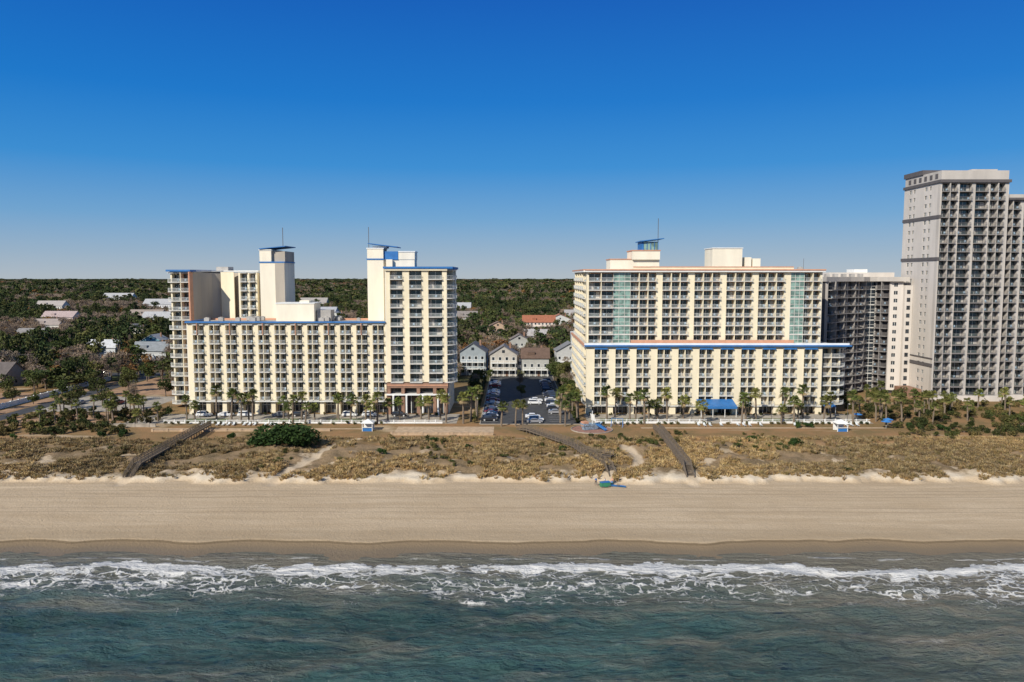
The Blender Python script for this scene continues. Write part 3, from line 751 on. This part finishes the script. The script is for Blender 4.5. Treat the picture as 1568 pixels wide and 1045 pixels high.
for (x,y) in [(-96,219),(-92,215),(-88,221),(-83,219.5),(-78.5,215),(-77,217),(-75,214.5),(-68,221),(-65,216),(-63,213),(-61,215),(-59,212),(-57.5,216),(-52,221),(-50,214),(-47,216),(-42,213),(-40,210),(-38.5,212),(-36,215),(-33,218),(-27,220),(-24,214),(-21,217),(-19,214),(-14,213),(-12,216),(-10.5,221),(-11,228),(-11,236),
   (-3,209),(1,209.5),(3,210),(14,214),(15,209),(17,220),(19,216),(14.5,226),(18.5,228),(18.4,236),(20,224),
   (28,219),(31,223),(34,214),(36,216),(38,213),(40,217),(43,219),(45,215),(51,221),(55,214),(66,213),(69,219),(72,219),(77,212),(79,216),(81,213),(84,218),(87,222),(90,214),(94,219),(98,213),(100,218),(104,222),(106,216),(107,212),(109,219),(111,224),(113,215)]:
    palm(x,y)
for i in range(36): palm(random.uniform(108,190),random.uniform(210,246),.8)
for i in range(24): palm(random.uniform(-146,-103),random.uniform(209,236),.75)
for i in range(6): palm(random.uniform(-205,-162),random.uniform(212,235),.85)

def shrubmesh(name,n,R,Ht,size,m,stem=True):
    B=Bld(name,dict(leaf=M[m],stem=M['bark']))
    pts,L=crown_points(n,R,Ht,0.05,8)
    pts[:,2]=np.maximum(pts[:,2],.05)
    for l in L: B.beam('stem',(0,0,0),(l[0],l[1],l[2]),.05)
    vs,fs=quads(pts,size,.6); B.add('leaf',vs,fs); return B.mesh()
shr=[shrubmesh('sh%d'%i,240,1.5,1.5,.2,'shrub') for i in range(3)]
def tuft(seed,hh):
    r=random.Random(seed); B=Bld('tuft',dict(g=M['grassblade']))
    for i in range(14):
        a=r.uniform(0,6.28); d=r.uniform(0,.25); x,y=d*math.cos(a),d*math.sin(a); l=r.uniform(.2,.5)
        t=r.uniform(0,6.28); wx_,wy_=.045*math.cos(t),.045*math.sin(t); h=hh*r.uniform(.6,1.1)
        B.add('g',[(x-wx_,y-wy_,0),(x+wx_,y+wy_,0),(x+l*math.cos(a)*.4+wx_,y+l*math.sin(a)*.4+wy_,h*.65),(x+l*math.cos(a)*.4-wx_,y+l*math.sin(a)*.4-wy_,h*.65),(x+l*math.cos(a),y+l*math.sin(a),h)],[(0,1,2,3),(3,2,4)])
    return B.mesh()
tufts=[tuft(1,.5),tuft(2,.62),tuft(3,.8)]
P=[];R=[];S=[];I=[]
while len(P)<33000:
    x=random.uniform(-175,175); y=random.uniform(149.2,193)
    e=edge(x); 
    if y<e-.1: continue
    if pathd(x,y)<1.3 and abs(x)<100: continue
    d=.5+1.7*fbm(x,y,.13,3)
    if y<e+4: d*=.3+.7*(y-e)/4+ (.9 if mnoise.noise(Vector((x*.45,y*.45,0)))>.08 else -.25)
    if y>182: d*=.35
    if random.random()>d: continue
    s=random.uniform(.7,1.3); P.append((x,y,H(x,y)-.03)); R.append((0,0,random.uniform(0,6.28))); S.append((s*1.2,s*1.2,s)); I.append(random.randrange(3))
scatter('dune_grass',tufts,P,R,S,I)
P=[];R=[];S=[];I=[]
def addsh(x,y,s,v=None):
    P.append((x,y,H(x,y)-.1)); R.append((0,0,random.uniform(0,6.28))); S.append((s,s,(v or s))); I.append(random.randrange(3))
for i in range(2400):
    x=random.uniform(-185,185); y=random.uniform(155,199)
    if -33<x<-4 and y>194: continue
    if pathd(x,y)<3 and abs(x)<100: continue
    if y>188 and random.random()<.5: continue
    if random.random()<.15+.85*sm(162,186,y) and fbm(x,y,.06,2)*2.0-.05>random.uniform(-.3,.5): addsh(x,y,random.uniform(.3,1.2),random.uniform(.22,.75))
for i in range(800):
    x=random.choice([random.uniform(106,190),random.uniform(-195,-104)]); y=random.uniform(196,232)
    if -157<x<-149: continue
    if x>0: y=random.uniform(194,248)
    addsh(x,y,random.uniform(.6,1.4))
for x in np.arange(-99,-35,2.0): addsh(x,212+random.uniform(-.5,.5),.6,.6) if random.random()<.75 else None
for x in np.arange(24,104,1.8): addsh(x,211.8+random.uniform(-.4,.4),.65,.6) if random.random()<.65 else None
for x in np.arange(-99,-20,2.0): addsh(x,226+random.uniform(-.3,.3),.55,.6) if random.random()<.55 else None
for x in np.arange(24,104,2.0): addsh(x,226+random.uniform(-.3,.3),.55,.6) if random.random()<.55 else None
for y in np.arange(214,300,2.2): addsh(19,y,.9); addsh(-11,y,.8)
scatter('coastal_shrubs',shr,P,R,S,I)
big=shrubmesh('green_bush',5200,5.2,4.4,.26,'bushgreen')
place(big,'green_bush',-56.,181,-.2,1.85,1.2,.4)
hedge=shrubmesh('clipped_bush',700,1.7,1.8,.18,'bushgreen')
for (x,y) in [(80,207),(83,207.5),(-103,196),(-107,193),(110,205),(118,203),(130,205),(-128,190),(-72,190),(60,186),(12,176),(-30,170),(-20,186),(68,178),(-62,178)]: place(hedge,'round_shrub',x,y,H(x,y)-.1,random.uniform(.8,1.4),random.uniform(.6,1.1))

# ============================================================ houses
def house(h):
    x,y,w,d,ht,rot,wc,rc=h
    mm=dict(walls=mat('house_walls',wc,.85,.08,.6),roof=mat('house_roof',rc,.9,.15,.8),windows=M['darkglass'],trim=M['white'],door=M['brown'],chimney=M['brown'])
    B=Bld('beach_house',mm); hw,hd=w/2,d/2; rh=min(w,d)*.32
    B.wbox('walls',-hw,hw,-hd,hd,0,ht)
    if rot==0:
        B.add('walls',[(-hw,-hd,ht),(hw,-hd,ht),(0,-hd,ht+rh),(-hw,hd,ht),(hw,hd,ht),(0,hd,ht+rh)],[(0,1,2),(3,5,4)])
        for s in (-1,1):
            B.add('roof',[(s*(hw+.5),-hd-.5,ht-.3),(s*(hw+.5),hd+.5,ht-.3),(0,hd+.5,ht+rh+.15),(0,-hd-.5,ht+rh+.15),
                          (s*(hw+.5),-hd-.5,ht-.5),(s*(hw+.5),hd+.5,ht-.5),(0,hd+.5,ht+rh-.05),(0,-hd-.5,ht+rh-.05)],[(0,1,2,3),(7,6,5,4),(0,3,7,4),(1,0,4,5),(2,1,5,6)])
        if ht>5.5: B.wbox('windows',-.6,.6,-hd-.05,-hd,ht+.5,ht+1.7)
    else:
        B.add('walls',[(-hw,-hd,ht),(-hw,hd,ht),(-hw,0,ht+rh),(hw,-hd,ht),(hw,hd,ht),(hw,0,ht+rh)],[(1,0,2),(3,4,5)])
        for s in (-1,1):
            B.add('roof',[(-hw-.5,s*(hd+.5),ht-.3),(hw+.5,s*(hd+.5),ht-.3),(hw+.5,0,ht+rh+.15),(-hw-.5,0,ht+rh+.15),
                          (-hw-.5,s*(hd+.5),ht-.5),(hw+.5,s*(hd+.5),ht-.5),(hw+.5,0,ht+rh-.05),(-hw-.5,0,ht+rh-.05)],[(0,1,2,3),(7,6,5,4),(0,3,7,4),(1,0,4,5),(2,1,5,6)])
        B.wbox('roof',-hw*.3-1.5,-hw*.3+1.5,-hd*.8,0,ht+.1,ht+rh*.6)
    fl=max(1,int(ht/2.9))
    n=max(3,int(w/2.6))
    for f in range(fl):
        for i in range(n):
            a=-hw+(i+.5)*w/n; z=1+f*2.9
            if f==0 and i==n//2:
                B.wbox('door',a-.5,a+.5,-hd-.06,-hd,0,2.1); continue
            B.wbox('trim',a-.65,a+.65,-hd-.05,-hd,z-.1,z+1.4); B.wbox('windows',a-.52,a+.52,-hd-.08,-hd-.05,z,z+1.3)
        for i in range(3):
            a=-hd+(i+.5)*d/3; z=1+f*2.9
            for s in (-1,1):
                xx=s*hw; B.wbox('windows',min(xx,xx+s*.05),max(xx,xx+s*.05),a-.5,a+.5,z,z+1.3)
    for f in range(1,fl):
        zz=2.9*f-.1
        B.wbox('trim',-hw+.5,hw-.5,-hd-2.2,-hd-.09,zz-.1,zz+.1)
        for i in range(5):
            a=-hw+.6+i*(w-1.35)/4; B.wbox('trim',a,a+.16,-hd-2.15,-hd-2.0,zz-2.7,zz+1.1)
        B.wbox('trim',-hw+.5,hw-.5,-hd-2.15,-hd-2.05,zz+1.1,zz+1.2)
    B.wbox('chimney',hw*.4,hw*.4+.8,hd*.2,hd*.2+.8,ht,ht+rh+.9)
    B.finish(loc=(x,y,0),rot=random.uniform(-.06,.06))
for h in houses: house(h)

# ============================================================ cars
def carmesh(name,col,suv=False):
    mm=dict(body=mat(name+'_paint',col,.35,.03,1,spec=.5),windows=M['darkglass'],tyres=M['greydark'],hubs=M['rail'],lights=M['white'])
    B=Bld(name,mm); hL=2.25; W=.9
    rz=1.62 if suv else 1.42
    prof=[(-hL,.35),(-hL,.85),(-hL+.15,.98),(-1.55 if not suv else -2.05,1.02),(-1.0 if not suv else -1.85,rz-.06),(-.8 if not suv else -1.6,rz),(.35,rz),(.6,rz-.07),(1.15,1.0),(2.1,.82),(hL,.62),(hL,.35)]
    n=len(prof)
    def wd(z): return W if z<1.05 else W-.16*(z-1.0)/.45
    vs=[(p[0],-wd(p[1]),p[1]) for p in prof]+[(p[0],wd(p[1]),p[1]) for p in prof]
    B.add('body',vs,[tuple(range(n)),tuple(range(2*n-1,n-1,-1))]+[(i,n+i,n+(i+1)%n,(i+1)%n) for i in range(n)])
    xa,xb=(-1.35,.98) if not suv else (-1.95,.98)
    for s in (-1,1):
        y=s*(W+.004)
        B.add('windows',[(xa,y*1.0,1.06),(xb,y*1.0,1.06),(.5,s*(W-.115),rz-.1),(xa+.45 if not suv else xa+.15,s*(W-.115),rz-.1)],[(0,1,2,3)])
        for wx_ in (-1.4,1.4):
            m=14; vs=[];
            for yy in (s*(W-.2),s*(W+.015)):
                vs+=[(wx_+.34*math.cos(2*math.pi*i/m),yy,.34+.34*math.sin(2*math.pi*i/m)) for i in range(m)]
            B.add('tyres',vs,[tuple(range(m)),tuple(range(2*m-1,m-1,-1))]+[(i,(i+1)%m,m+(i+1)%m,m+i) for i in range(m)])
            vs=[(wx_+.2*math.cos(2*math.pi*i/m),s*(W+.025),.34+.2*math.sin(2*math.pi*i/m)) for i in range(m)]
            B.add('hubs',vs,[tuple(range(m))])
    B.add('windows',[(.66,-.72,rz-.085),(.66,.72,rz-.085),(1.17,.8,1.03),(1.17,-.8,1.03)],[(0,1,2,3)])
    xr=-1.08 if not suv else -1.88
    B.add('windows',[(xr,-.7,rz-.1),(xr,.7,rz-.1),(-1.58 if not suv else -2.07,.78,1.06),(-1.58 if not suv else -2.07,-.78,1.06)],[(3,2,1,0)])
    for s in (-1,1):
        B.wbox('lights',hL-.05,hL+.02,s*.62-.18,s*.62+.18,.6,.74)
    return B.mesh()
cars=[carmesh('parked_car',(.75,.75,.75)),carmesh('parked_car',(.03,.03,.035),True),carmesh('parked_car',(.28,.28,.29)),carmesh('parked_car',(.8,.8,.78),True),carmesh('parked_car',(.25,.03,.03)),carmesh('parked_car',(.05,.06,.09),True)]
def car(x,y,k,rot): place(cars[k],'parked_car',x,y,.03,1,1,rot)
for i,y in enumerate(np.arange(217.4,300,2.8)):
    if random.random()<.75: car(-6.5+random.uniform(-.2,.2),y,random.choice([1,2,1,0,5,4]),math.pi*(i%2))
    if y>226 and random.random()<.6: car(13.3+random.uniform(-.2,.2),y,random.choice([0,1,2,5,1]),math.pi*(i%2))
car(6.5,213.9,2,0.1); car(7,217,3,.05); car(6.2,221.5,0,0); car(7.5,246,3,0); car(8,251,0,.1)
for k,x in enumerate([-93,-86.5,-80.5,-70,-64,-49,-43,-34]): car(x,224.2,random.choice([0,3,2,1]),0)
for x in (-146,-143,-133,-130,-124): car(x,246,random.choice([0,1,2,3,4]),math.pi/2)
for x in (-212,-190,-176,-160): car(x,322,random.randrange(6),0)

# ============================================================ boardwalks
M['wood']=mat('weathered_wood',(.16,.125,.09),.9,.25,2)
def boardwalk(pl,hts,w=1.6):
    B=Bld('boardwalk',dict(deck=M['wood'],railing=M['wood'],posts=M['wood']))
    for (a,za),(c,zc) in zip(list(zip(pl,hts))[:-1],list(zip(pl,hts))[1:]):
        A=Vector((*a,za)); C=Vector((*c,zc)); d=C-A; L=d.length; dn=d/L; s=Vector((dn.y,-dn.x,0)).normalized()
        n=int(L/.32)
        for i in range(n):
            p=A+dn*(i+.5)*L/n
            B.beam('deck',p-s*w/2,p+s*w/2,.27,.06)
        for sg in (-1,1):
            o=s*sg*w/2
            B.beam('posts',A+o+Vector((0,0,-.16)),C+o+Vector((0,0,-.16)),.1,.22)
            for hh in (1.1,.75,.4): B.beam('railing',A+o+Vector((0,0,hh)),C+o+Vector((0,0,hh)),.07,.11)
            m=max(1,int(L/2))
            for i in range(m+1):
                p=A+dn*i*L/m+o; g=H(p.x,p.y)
                B.beam('posts',(p.x,p.y,g-.5),(p.x,p.y,p.z+1.12),.13)
            for i in range(m*4):
                p=A+dn*(i+.5)*L/(m*4)+o
                B.beam('railing',(p.x,p.y,p.z),(p.x,p.y,p.z+1.05),.04)
    B.finish()
boardwalk([(-80,153),(-80.3,158),(-84.5,206)],[0.1,2.2,1.2])
boardwalk([(21,152.5),(20.5,156.5),(16.5,170),(15,177),(4.6,199),(2,205)],[0.0,1.9,2.0,1.9,1.2,.2])
boardwalk([(22.5,166),(16.5,170)],[1.9,2.0])
boardwalk([(37,152.5),(37.2,157),(39.2,196),(40,206)],[0,2.2,1.6,.2])

# ============================================================ forecourt details
M['lounge']=mat('lounge_fabric',(.62,.64,.62),.8,.1,1)
def loungemesh():
    B=Bld('deck_chair',dict(fabric=M['lounge'],frame=M['rail']))
    B.wbox('fabric',-.3,.3,-.9,.35,.32,.38)
    B.add('fabric',[(-.3,.35,.32),(.3,.35,.32),(.3,.95,.8),(-.3,.95,.8),(-.3,.35,.38),(.3,.35,.38),(.3,.93,.86),(-.3,.93,.86)],BOXF)
    for x in (-.28,.24):
        for y in (-.8,.4): B.wbox('frame',x,x+.05,y,y+.05,0,.32)
    return B.mesh()
lm=loungemesh()
for x in np.arange(-88,-66,1.5): place(lm,'deck_chair',x,210.2,0.02,1,1,random.uniform(-.1,.1)) if random.random()<.7 else None
for x in np.arange(48,98,1.6): place(lm,'deck_chair',x,209.5+random.uniform(-.3,.3),0.02,1,1,random.uniform(-.1,.1)) if random.random()<.5 else None
def wallobj(name,p,q,h,m,post=3.,base=None):
    B=Bld(name,dict(panel=m,posts=m)); p=Vector((*p,0)); q=Vector((*q,0)); L=(q-p).length; d=(q-p)/L
    B.beam('panel',p+Vector((0,0,h*.25)),q+Vector((0,0,h*.25)),.12,h*.5)
    B.beam('panel',p+Vector((0,0,h*.93)),q+Vector((0,0,h*.93)),.14,.1)
    for i in range(int(L/.4)):
        a=p+d*(i+.5)*.4; B.beam('panel',a+Vector((0,0,h*.48)),a+Vector((0,0,h*.9)),.07)
    for i in range(int(L/post)+1):
        a=p+d*i*post; B.beam('posts',a,a+Vector((0,0,h+.12)),.24)
    B.finish(single=True)
wallobj('white_balustrade',(-100,213.2),(-20,213.2),1.0,M['white'])
wallobj('white_balustrade',(24,213.2),(56,213.2),1.2,M['white']); wallobj('white_balustrade',(60,213.2),(103,213.2),1.2,M['white'])
def solidwall(name,p,q,h,m,t=.25,cap='white'):
    B=Bld(name,dict(wall=m,cap=M[cap])); p=Vector((*p,0)); q=Vector((*q,0)); L=(q-p).length; d=(q-p)/L
    B.beam('wall',p+Vector((0,0,h/2)),q+Vector((0,0,h/2)),t,h); B.beam('cap',p+Vector((0,0,h+.06)),q+Vector((0,0,h+.06)),t+.14,.1)
    for i in range(int(L/4)+1):
        a=p+d*i*4; B.beam('cap',a,a+Vector((0,0,h+.3)),t+.2)
    B.finish(single=True)
solidwall('white_boundary_wall',(-163,222),(-164,305),1.5,M['white'])
solidwall('retaining_wall',(-32,197),(-5,197),.7,M['paver'],.4,'paver')
solidwall('retaining_wall',(-118,208),(-100,208),.9,M['concrete'],.3,'concrete')
solidwall('retaining_wall',(-98,202),(-50,202.5),.35,M['paver'],.4,'paver')
def lamp(x,y):
    B=Bld('street_lamp',dict(pole=M['greydark'],head=M['white']))
    B.cyl('pole',0,0,.09,0,5.5,8,.05); B.beam('pole',(0,0,5.4),(0,-.9,5.6),.06); B.wbox('head',-.15,.15,-1.2,-.7,5.52,5.66); B.cyl('pole',0,0,.2,0,.4,8,.12)
    B.finish(single=True,loc=(x,y,0))
for x in (-90,-66,-45,-24,30,52,75,97): lamp(x,214.5)
for y in (225,250,275,300): lamp(-10.4,y)
def upole(x,y):
    B=Bld('utility_pole',dict(w=M['wood'])); B.cyl('w',0,0,.16,0,10.5,8,.1); B.wbox('w',-1.2,1.2,-.06,.06,9.7,9.85)
    for a in (-1.1,-.4,.4,1.1): B.cyl('w',a,0,.05,9.85,10.05,6)
    B.finish(single=True,loc=(x,y,0))
PX=list(range(-300,-110,38))
for x in PX: upole(x,316)
B=Bld('power_lines',dict(w=M['greydark']))
for a in (-1.1,1.1,.4):
    for i in range(len(PX)-1):
        for k in range(8):
            t0,t1=k/8,(k+1)/8; f=lambda t:(PX[i]+38*t,316+a*.4,10.05-3.2*t*(1-t))
            B.beam('w',f(t0),f(t1),.04)
B.finish(single=True)
def hut(x,y):
    B=Bld('beach_hut',dict(posts=M['white'],counter=M['blue'],roof=M['white'])); w=1.35
    for sx in (-1,1):
        for sy in (-1,1): B.wbox('posts',sx*w-.08,sx*w+.08,sy*w-.08,sy*w+.08,0,2.3)
    B.wbox('counter',-w+.1,w-.1,-w-.02,-w+.4,0,1.0); B.wbox('posts',-w,w,-w-.2,-w+.5,1.0,1.07); B.wbox('posts',-w+.1,w-.1,w-.3,w-.1,0,2.2)
    e=w+.35; B.add('roof',[(-e,-e,2.3),(e,-e,2.3),(e,e,2.3),(-e,e,2.3),(0,0,3.2),(-e,-e,2.15),(e,-e,2.15),(e,e,2.15),(-e,e,2.15)],[(0,1,4),(1,2,4),(2,3,4),(3,0,4),(0,5,6,1),(1,6,7,2),(2,7,8,3),(3,8,5,0),(8,7,6,5)])
    B.finish(loc=(x,y,0))
hut(-39.5,203.5); hut(90,203)
B=Bld('playground_pad',dict(p=M['pink'],r=M['concrete'])); B.cyl('p',0,0,5.6,.0,.05,32); 
for i in range(32):
    a=2*math.pi*i/32; a2=2*math.pi*(i+1)/32; B.beam('r',(5.7*math.cos(a),5.7*math.sin(a),.1),(5.7*math.cos(a2),5.7*math.sin(a2),.1),.2,.24)
B.finish(single=True,loc=(22,204.5,0))
B=Bld('play_ship',dict(hull=M['chair'],deck=M['wood'],mast=M['white'],slide=M['blue'],cabin=M['salmon']))
hull=[(-3.2,-1),(1.8,-1.2),(3.6,0),(1.8,1.2),(-3.2,1)]
B.add('hull',[(p[0]*.8,p[1]*.6,.06) for p in hull]+[(p[0],p[1],1.5+(.5 if i in(0,4,2) else 0)) for i,p in enumerate(hull)],[(i,(i+1)%5,5+(i+1)%5,5+i) for i in range(5)])
B.prism('deck',[(p[0]*.92,p[1]*.9) for p in hull],1.1,1.2)
B.wbox('cabin',-3,-1.4,-.8,.8,1.2,2.4); B.cyl('mast',.2,0,.1,1.2,5.2,8); B.beam('mast',(.2,-1.3,4.2),(.2,1.3,4.2),.1)
B.add('mast',[(.2,-1.2,4.1),(.2,1.2,4.1),(.45,1,2.4),(.45,-1,2.4)],[(0,1,2,3)])
B.beam('slide',(1.0,-1.1,1.5),(2.4,-3.6,.2),.6,.1); B.beam('slide',(.7,-1.0,1.75),(2.1,-3.5,.45),.06,.3); B.beam('slide',(1.3,-1.2,1.75),(2.7,-3.6,.45),.06,.3)
B.finish(loc=(22,204.5,.05),rot=.4)
B=Bld('playground_swing',dict(f=M['blue'],s=M['salmon']))
for s in (-1.6,1.6):
    B.beam('f',(s,-.9,0),(s,0,2.4),.1); B.beam('f',(s,.9,0),(s,0,2.4),.1)
B.beam('f',(-1.6,0,2.4),(1.6,0,2.4),.1)
for s in (-.7,.7):
    B.beam('f',(s-.2,0,.5),(s-.2,0,2.4),.03); B.beam('f',(s+.2,0,.5),(s+.2,0,2.4),.03); B.wbox('s',s-.25,s+.25,-.12,.12,.45,.5)
B.finish(loc=(29.5,208,.05),rot=-.3)
M['umb']=mat('umbrella_blue',(.04,.2,.5),.8,.1,1)
def umbrella(x,y,z=0):
    B=Bld('beach_umbrella',dict(pole=M['white'],canopy=M['umb'])); B.cyl('pole',0,0,.03,0,2.3,8); B.cyl('canopy',0,0,1.4,1.95,2.4,10,.05); B.finish(single=True,loc=(x,y,z))
umbrella(104,206); umbrella(106,209); umbrella(101,217)
B=Bld('beach_equipment_box',dict(body=mat('green_box',(.04,.22,.12),.5),lid=M['blue'],wheels=M['greydark']))
B.wbox('body',-1,1,-.5,.5,.25,1.1); B.wbox('lid',-1.05,1.05,-.55,.55,1.1,1.2)
for x in(-.7,.7):
    B.wbox('wheels',x-.2,x+.2,-.58,-.5,0,.4); B.wbox('wheels',x-.2,x+.2,.5,.58,0,.4)
B.beam('body',(1,0,.5),(1.8,0,.9),.06)
B.finish(loc=(18.8,148.6,H(18.8,148.6)),rot=.3)
B=Bld('kayak',dict(hull=M['umb'],seat=M['greydark']))
prof=[(-1.6,0,.05),(-1.,.28,.12),(0,.36,.15),(1.,.28,.12),(1.6,0,.05)]
vs=[(p[0],p[1],.32) for p in prof]+[(p[0],-p[1],.32) for p in prof[1:4]]+[(p[0]*.85,0,0.) for p in prof]
B.add('hull',vs,[(0,1,2,3,4,7,6,5),(0,8,9,1),(1,9,10,2),(2,10,11,3),(3,11,12,4),(0,5,9,8),(5,6,10,9),(6,7,11,10),(7,4,12,11)])
B.wbox('seat',-.3,.3,-.2,.2,.325,.42); B.finish(loc=(21.4,148.,H(21.4,148.)),rot=-.3)
def person(x,y,rot,shirt,pants,step=.15):
    e=bpy.data.objects.new('person',None); COL.objects.link(e); e.location=(x,y,H(x,y)); e.rotation_euler[2]=rot
    def skin(name,vs,ed,rad,m,root=0):
        me=bpy.data.meshes.new(name); me.from_pydata(vs,ed,[]); o=bpy.data.objects.new(name,me); COL.objects.link(o); o.parent=e
        md=o.modifiers.new('s','SKIN'); sk=me.skin_vertices[0].data
        for i,r in enumerate(rad): sk[i].radius=(r,r)
        sk[root].use_root=True; md2=o.modifiers.new('ss','SUBSURF'); md2.levels=1; md2.render_levels=1; me.materials.append(m)
    sk_=M['skin']
    vs=[(0,0,.95),(0,0,1.15),(0,0,1.38),(0,0,1.5),(0,.0,1.62),(0,.01,1.74),(-.19,0,1.42),(-.25,.0,1.15),(-.24,.1,.92),(.19,0,1.42),(.25,0,1.15),(.24,.12,.93),(-.1,0,.9),(-.1,step,.5),(-.1,step*.8,.08),(-.1,step+.18,.04),(.1,0,.9),(.1,-step,.5),(.1,-step*1.4,.08),(.1,-step+.1,.04)]
    ed=[(0,1),(1,2),(2,3),(3,4),(4,5),(2,6),(6,7),(7,8),(2,9),(9,10),(10,11),(0,12),(12,13),(13,14),(14,15),(0,16),(16,17),(17,18),(18,19)]
    rad=[.14,.13,.14,.055,.095,.085,.06,.045,.032,.06,.045,.032,.09,.06,.045,.04,.09,.06,.045,.04]
    skin('body',vs,ed,rad,sk_)
    skin('shirt',[(0,0,.93),(0,0,1.15),(0,0,1.42),(-.2,0,1.42),(-.25,0,1.2),(.2,0,1.42),(.25,0,1.2)],[(0,1),(1,2),(2,3),(3,4),(2,5),(5,6)],[.16,.15,.155,.075,.06,.075,.06],shirt)
    skin('trousers',[(0,0,.96),(-.1,0,.88),(-.1,step,.5),(-.1,step*.85,.14),(.1,0,.88),(.1,-step,.5),(.1,-step*1.35,.14)],[(0,1),(1,2),(2,3),(0,4),(4,5),(5,6)],[.15,.105,.08,.065,.105,.08,.065],pants)
    skin('hair',[(0,-.02,1.70),(0,-.015,1.78)],[(0,1)],[.1,.085],M['brown'])
M['skin']=mat('skin',(.50,.30,.21),.6,.05,2)
person(17,149.2,.5,M['umb'],M['greydark']); person(20.3,149.4,2.5,M['salmon'],M['umb'],.1); person(18.9,149.9,-2,M['white'],M['greydark'],.05)

# ============================================================ light, sky, camera
sun_el=math.radians(35); az=Vector((-.60,-.80,0)).normalized()
sv=Vector((az.x*math.cos(sun_el),az.y*math.cos(sun_el),math.sin(sun_el)))
l=bpy.data.lights.new('sun','SUN'); l.energy=4.9; l.angle=math.radians(.5); l.color=(1,.935,.825)
o=bpy.data.objects.new('sun',l); COL.objects.link(o); o.rotation_euler=(-sv).to_track_quat('-Z','Y').to_euler()
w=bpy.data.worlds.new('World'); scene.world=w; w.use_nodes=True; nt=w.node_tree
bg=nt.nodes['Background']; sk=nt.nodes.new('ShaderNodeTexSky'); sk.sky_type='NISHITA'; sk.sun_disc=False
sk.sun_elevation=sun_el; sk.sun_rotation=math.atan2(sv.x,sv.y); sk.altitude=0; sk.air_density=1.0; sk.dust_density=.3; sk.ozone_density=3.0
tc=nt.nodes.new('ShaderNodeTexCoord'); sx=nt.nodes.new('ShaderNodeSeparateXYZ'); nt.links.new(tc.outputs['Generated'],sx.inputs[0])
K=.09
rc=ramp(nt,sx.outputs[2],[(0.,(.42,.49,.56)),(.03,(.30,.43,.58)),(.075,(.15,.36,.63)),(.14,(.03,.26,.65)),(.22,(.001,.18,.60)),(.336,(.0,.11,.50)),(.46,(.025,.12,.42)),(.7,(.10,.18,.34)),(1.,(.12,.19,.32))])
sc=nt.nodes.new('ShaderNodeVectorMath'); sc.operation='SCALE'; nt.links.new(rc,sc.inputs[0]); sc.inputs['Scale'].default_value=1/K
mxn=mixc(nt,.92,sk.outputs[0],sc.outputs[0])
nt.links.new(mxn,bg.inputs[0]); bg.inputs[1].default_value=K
cam=bpy.data.cameras.new('camera'); cam.sensor_width=36; cam.lens=26.4; cam.clip_end=40000; cam.clip_start=.5
o=bpy.data.objects.new('camera',cam); COL.objects.link(o); o.location=(0,0,42); o.rotation_euler=(math.radians(90-4.88),0,0)
scene.camera=o
scene.view_settings.view_transform='Standard'; scene.view_settings.look='None'; scene.view_settings.exposure=0
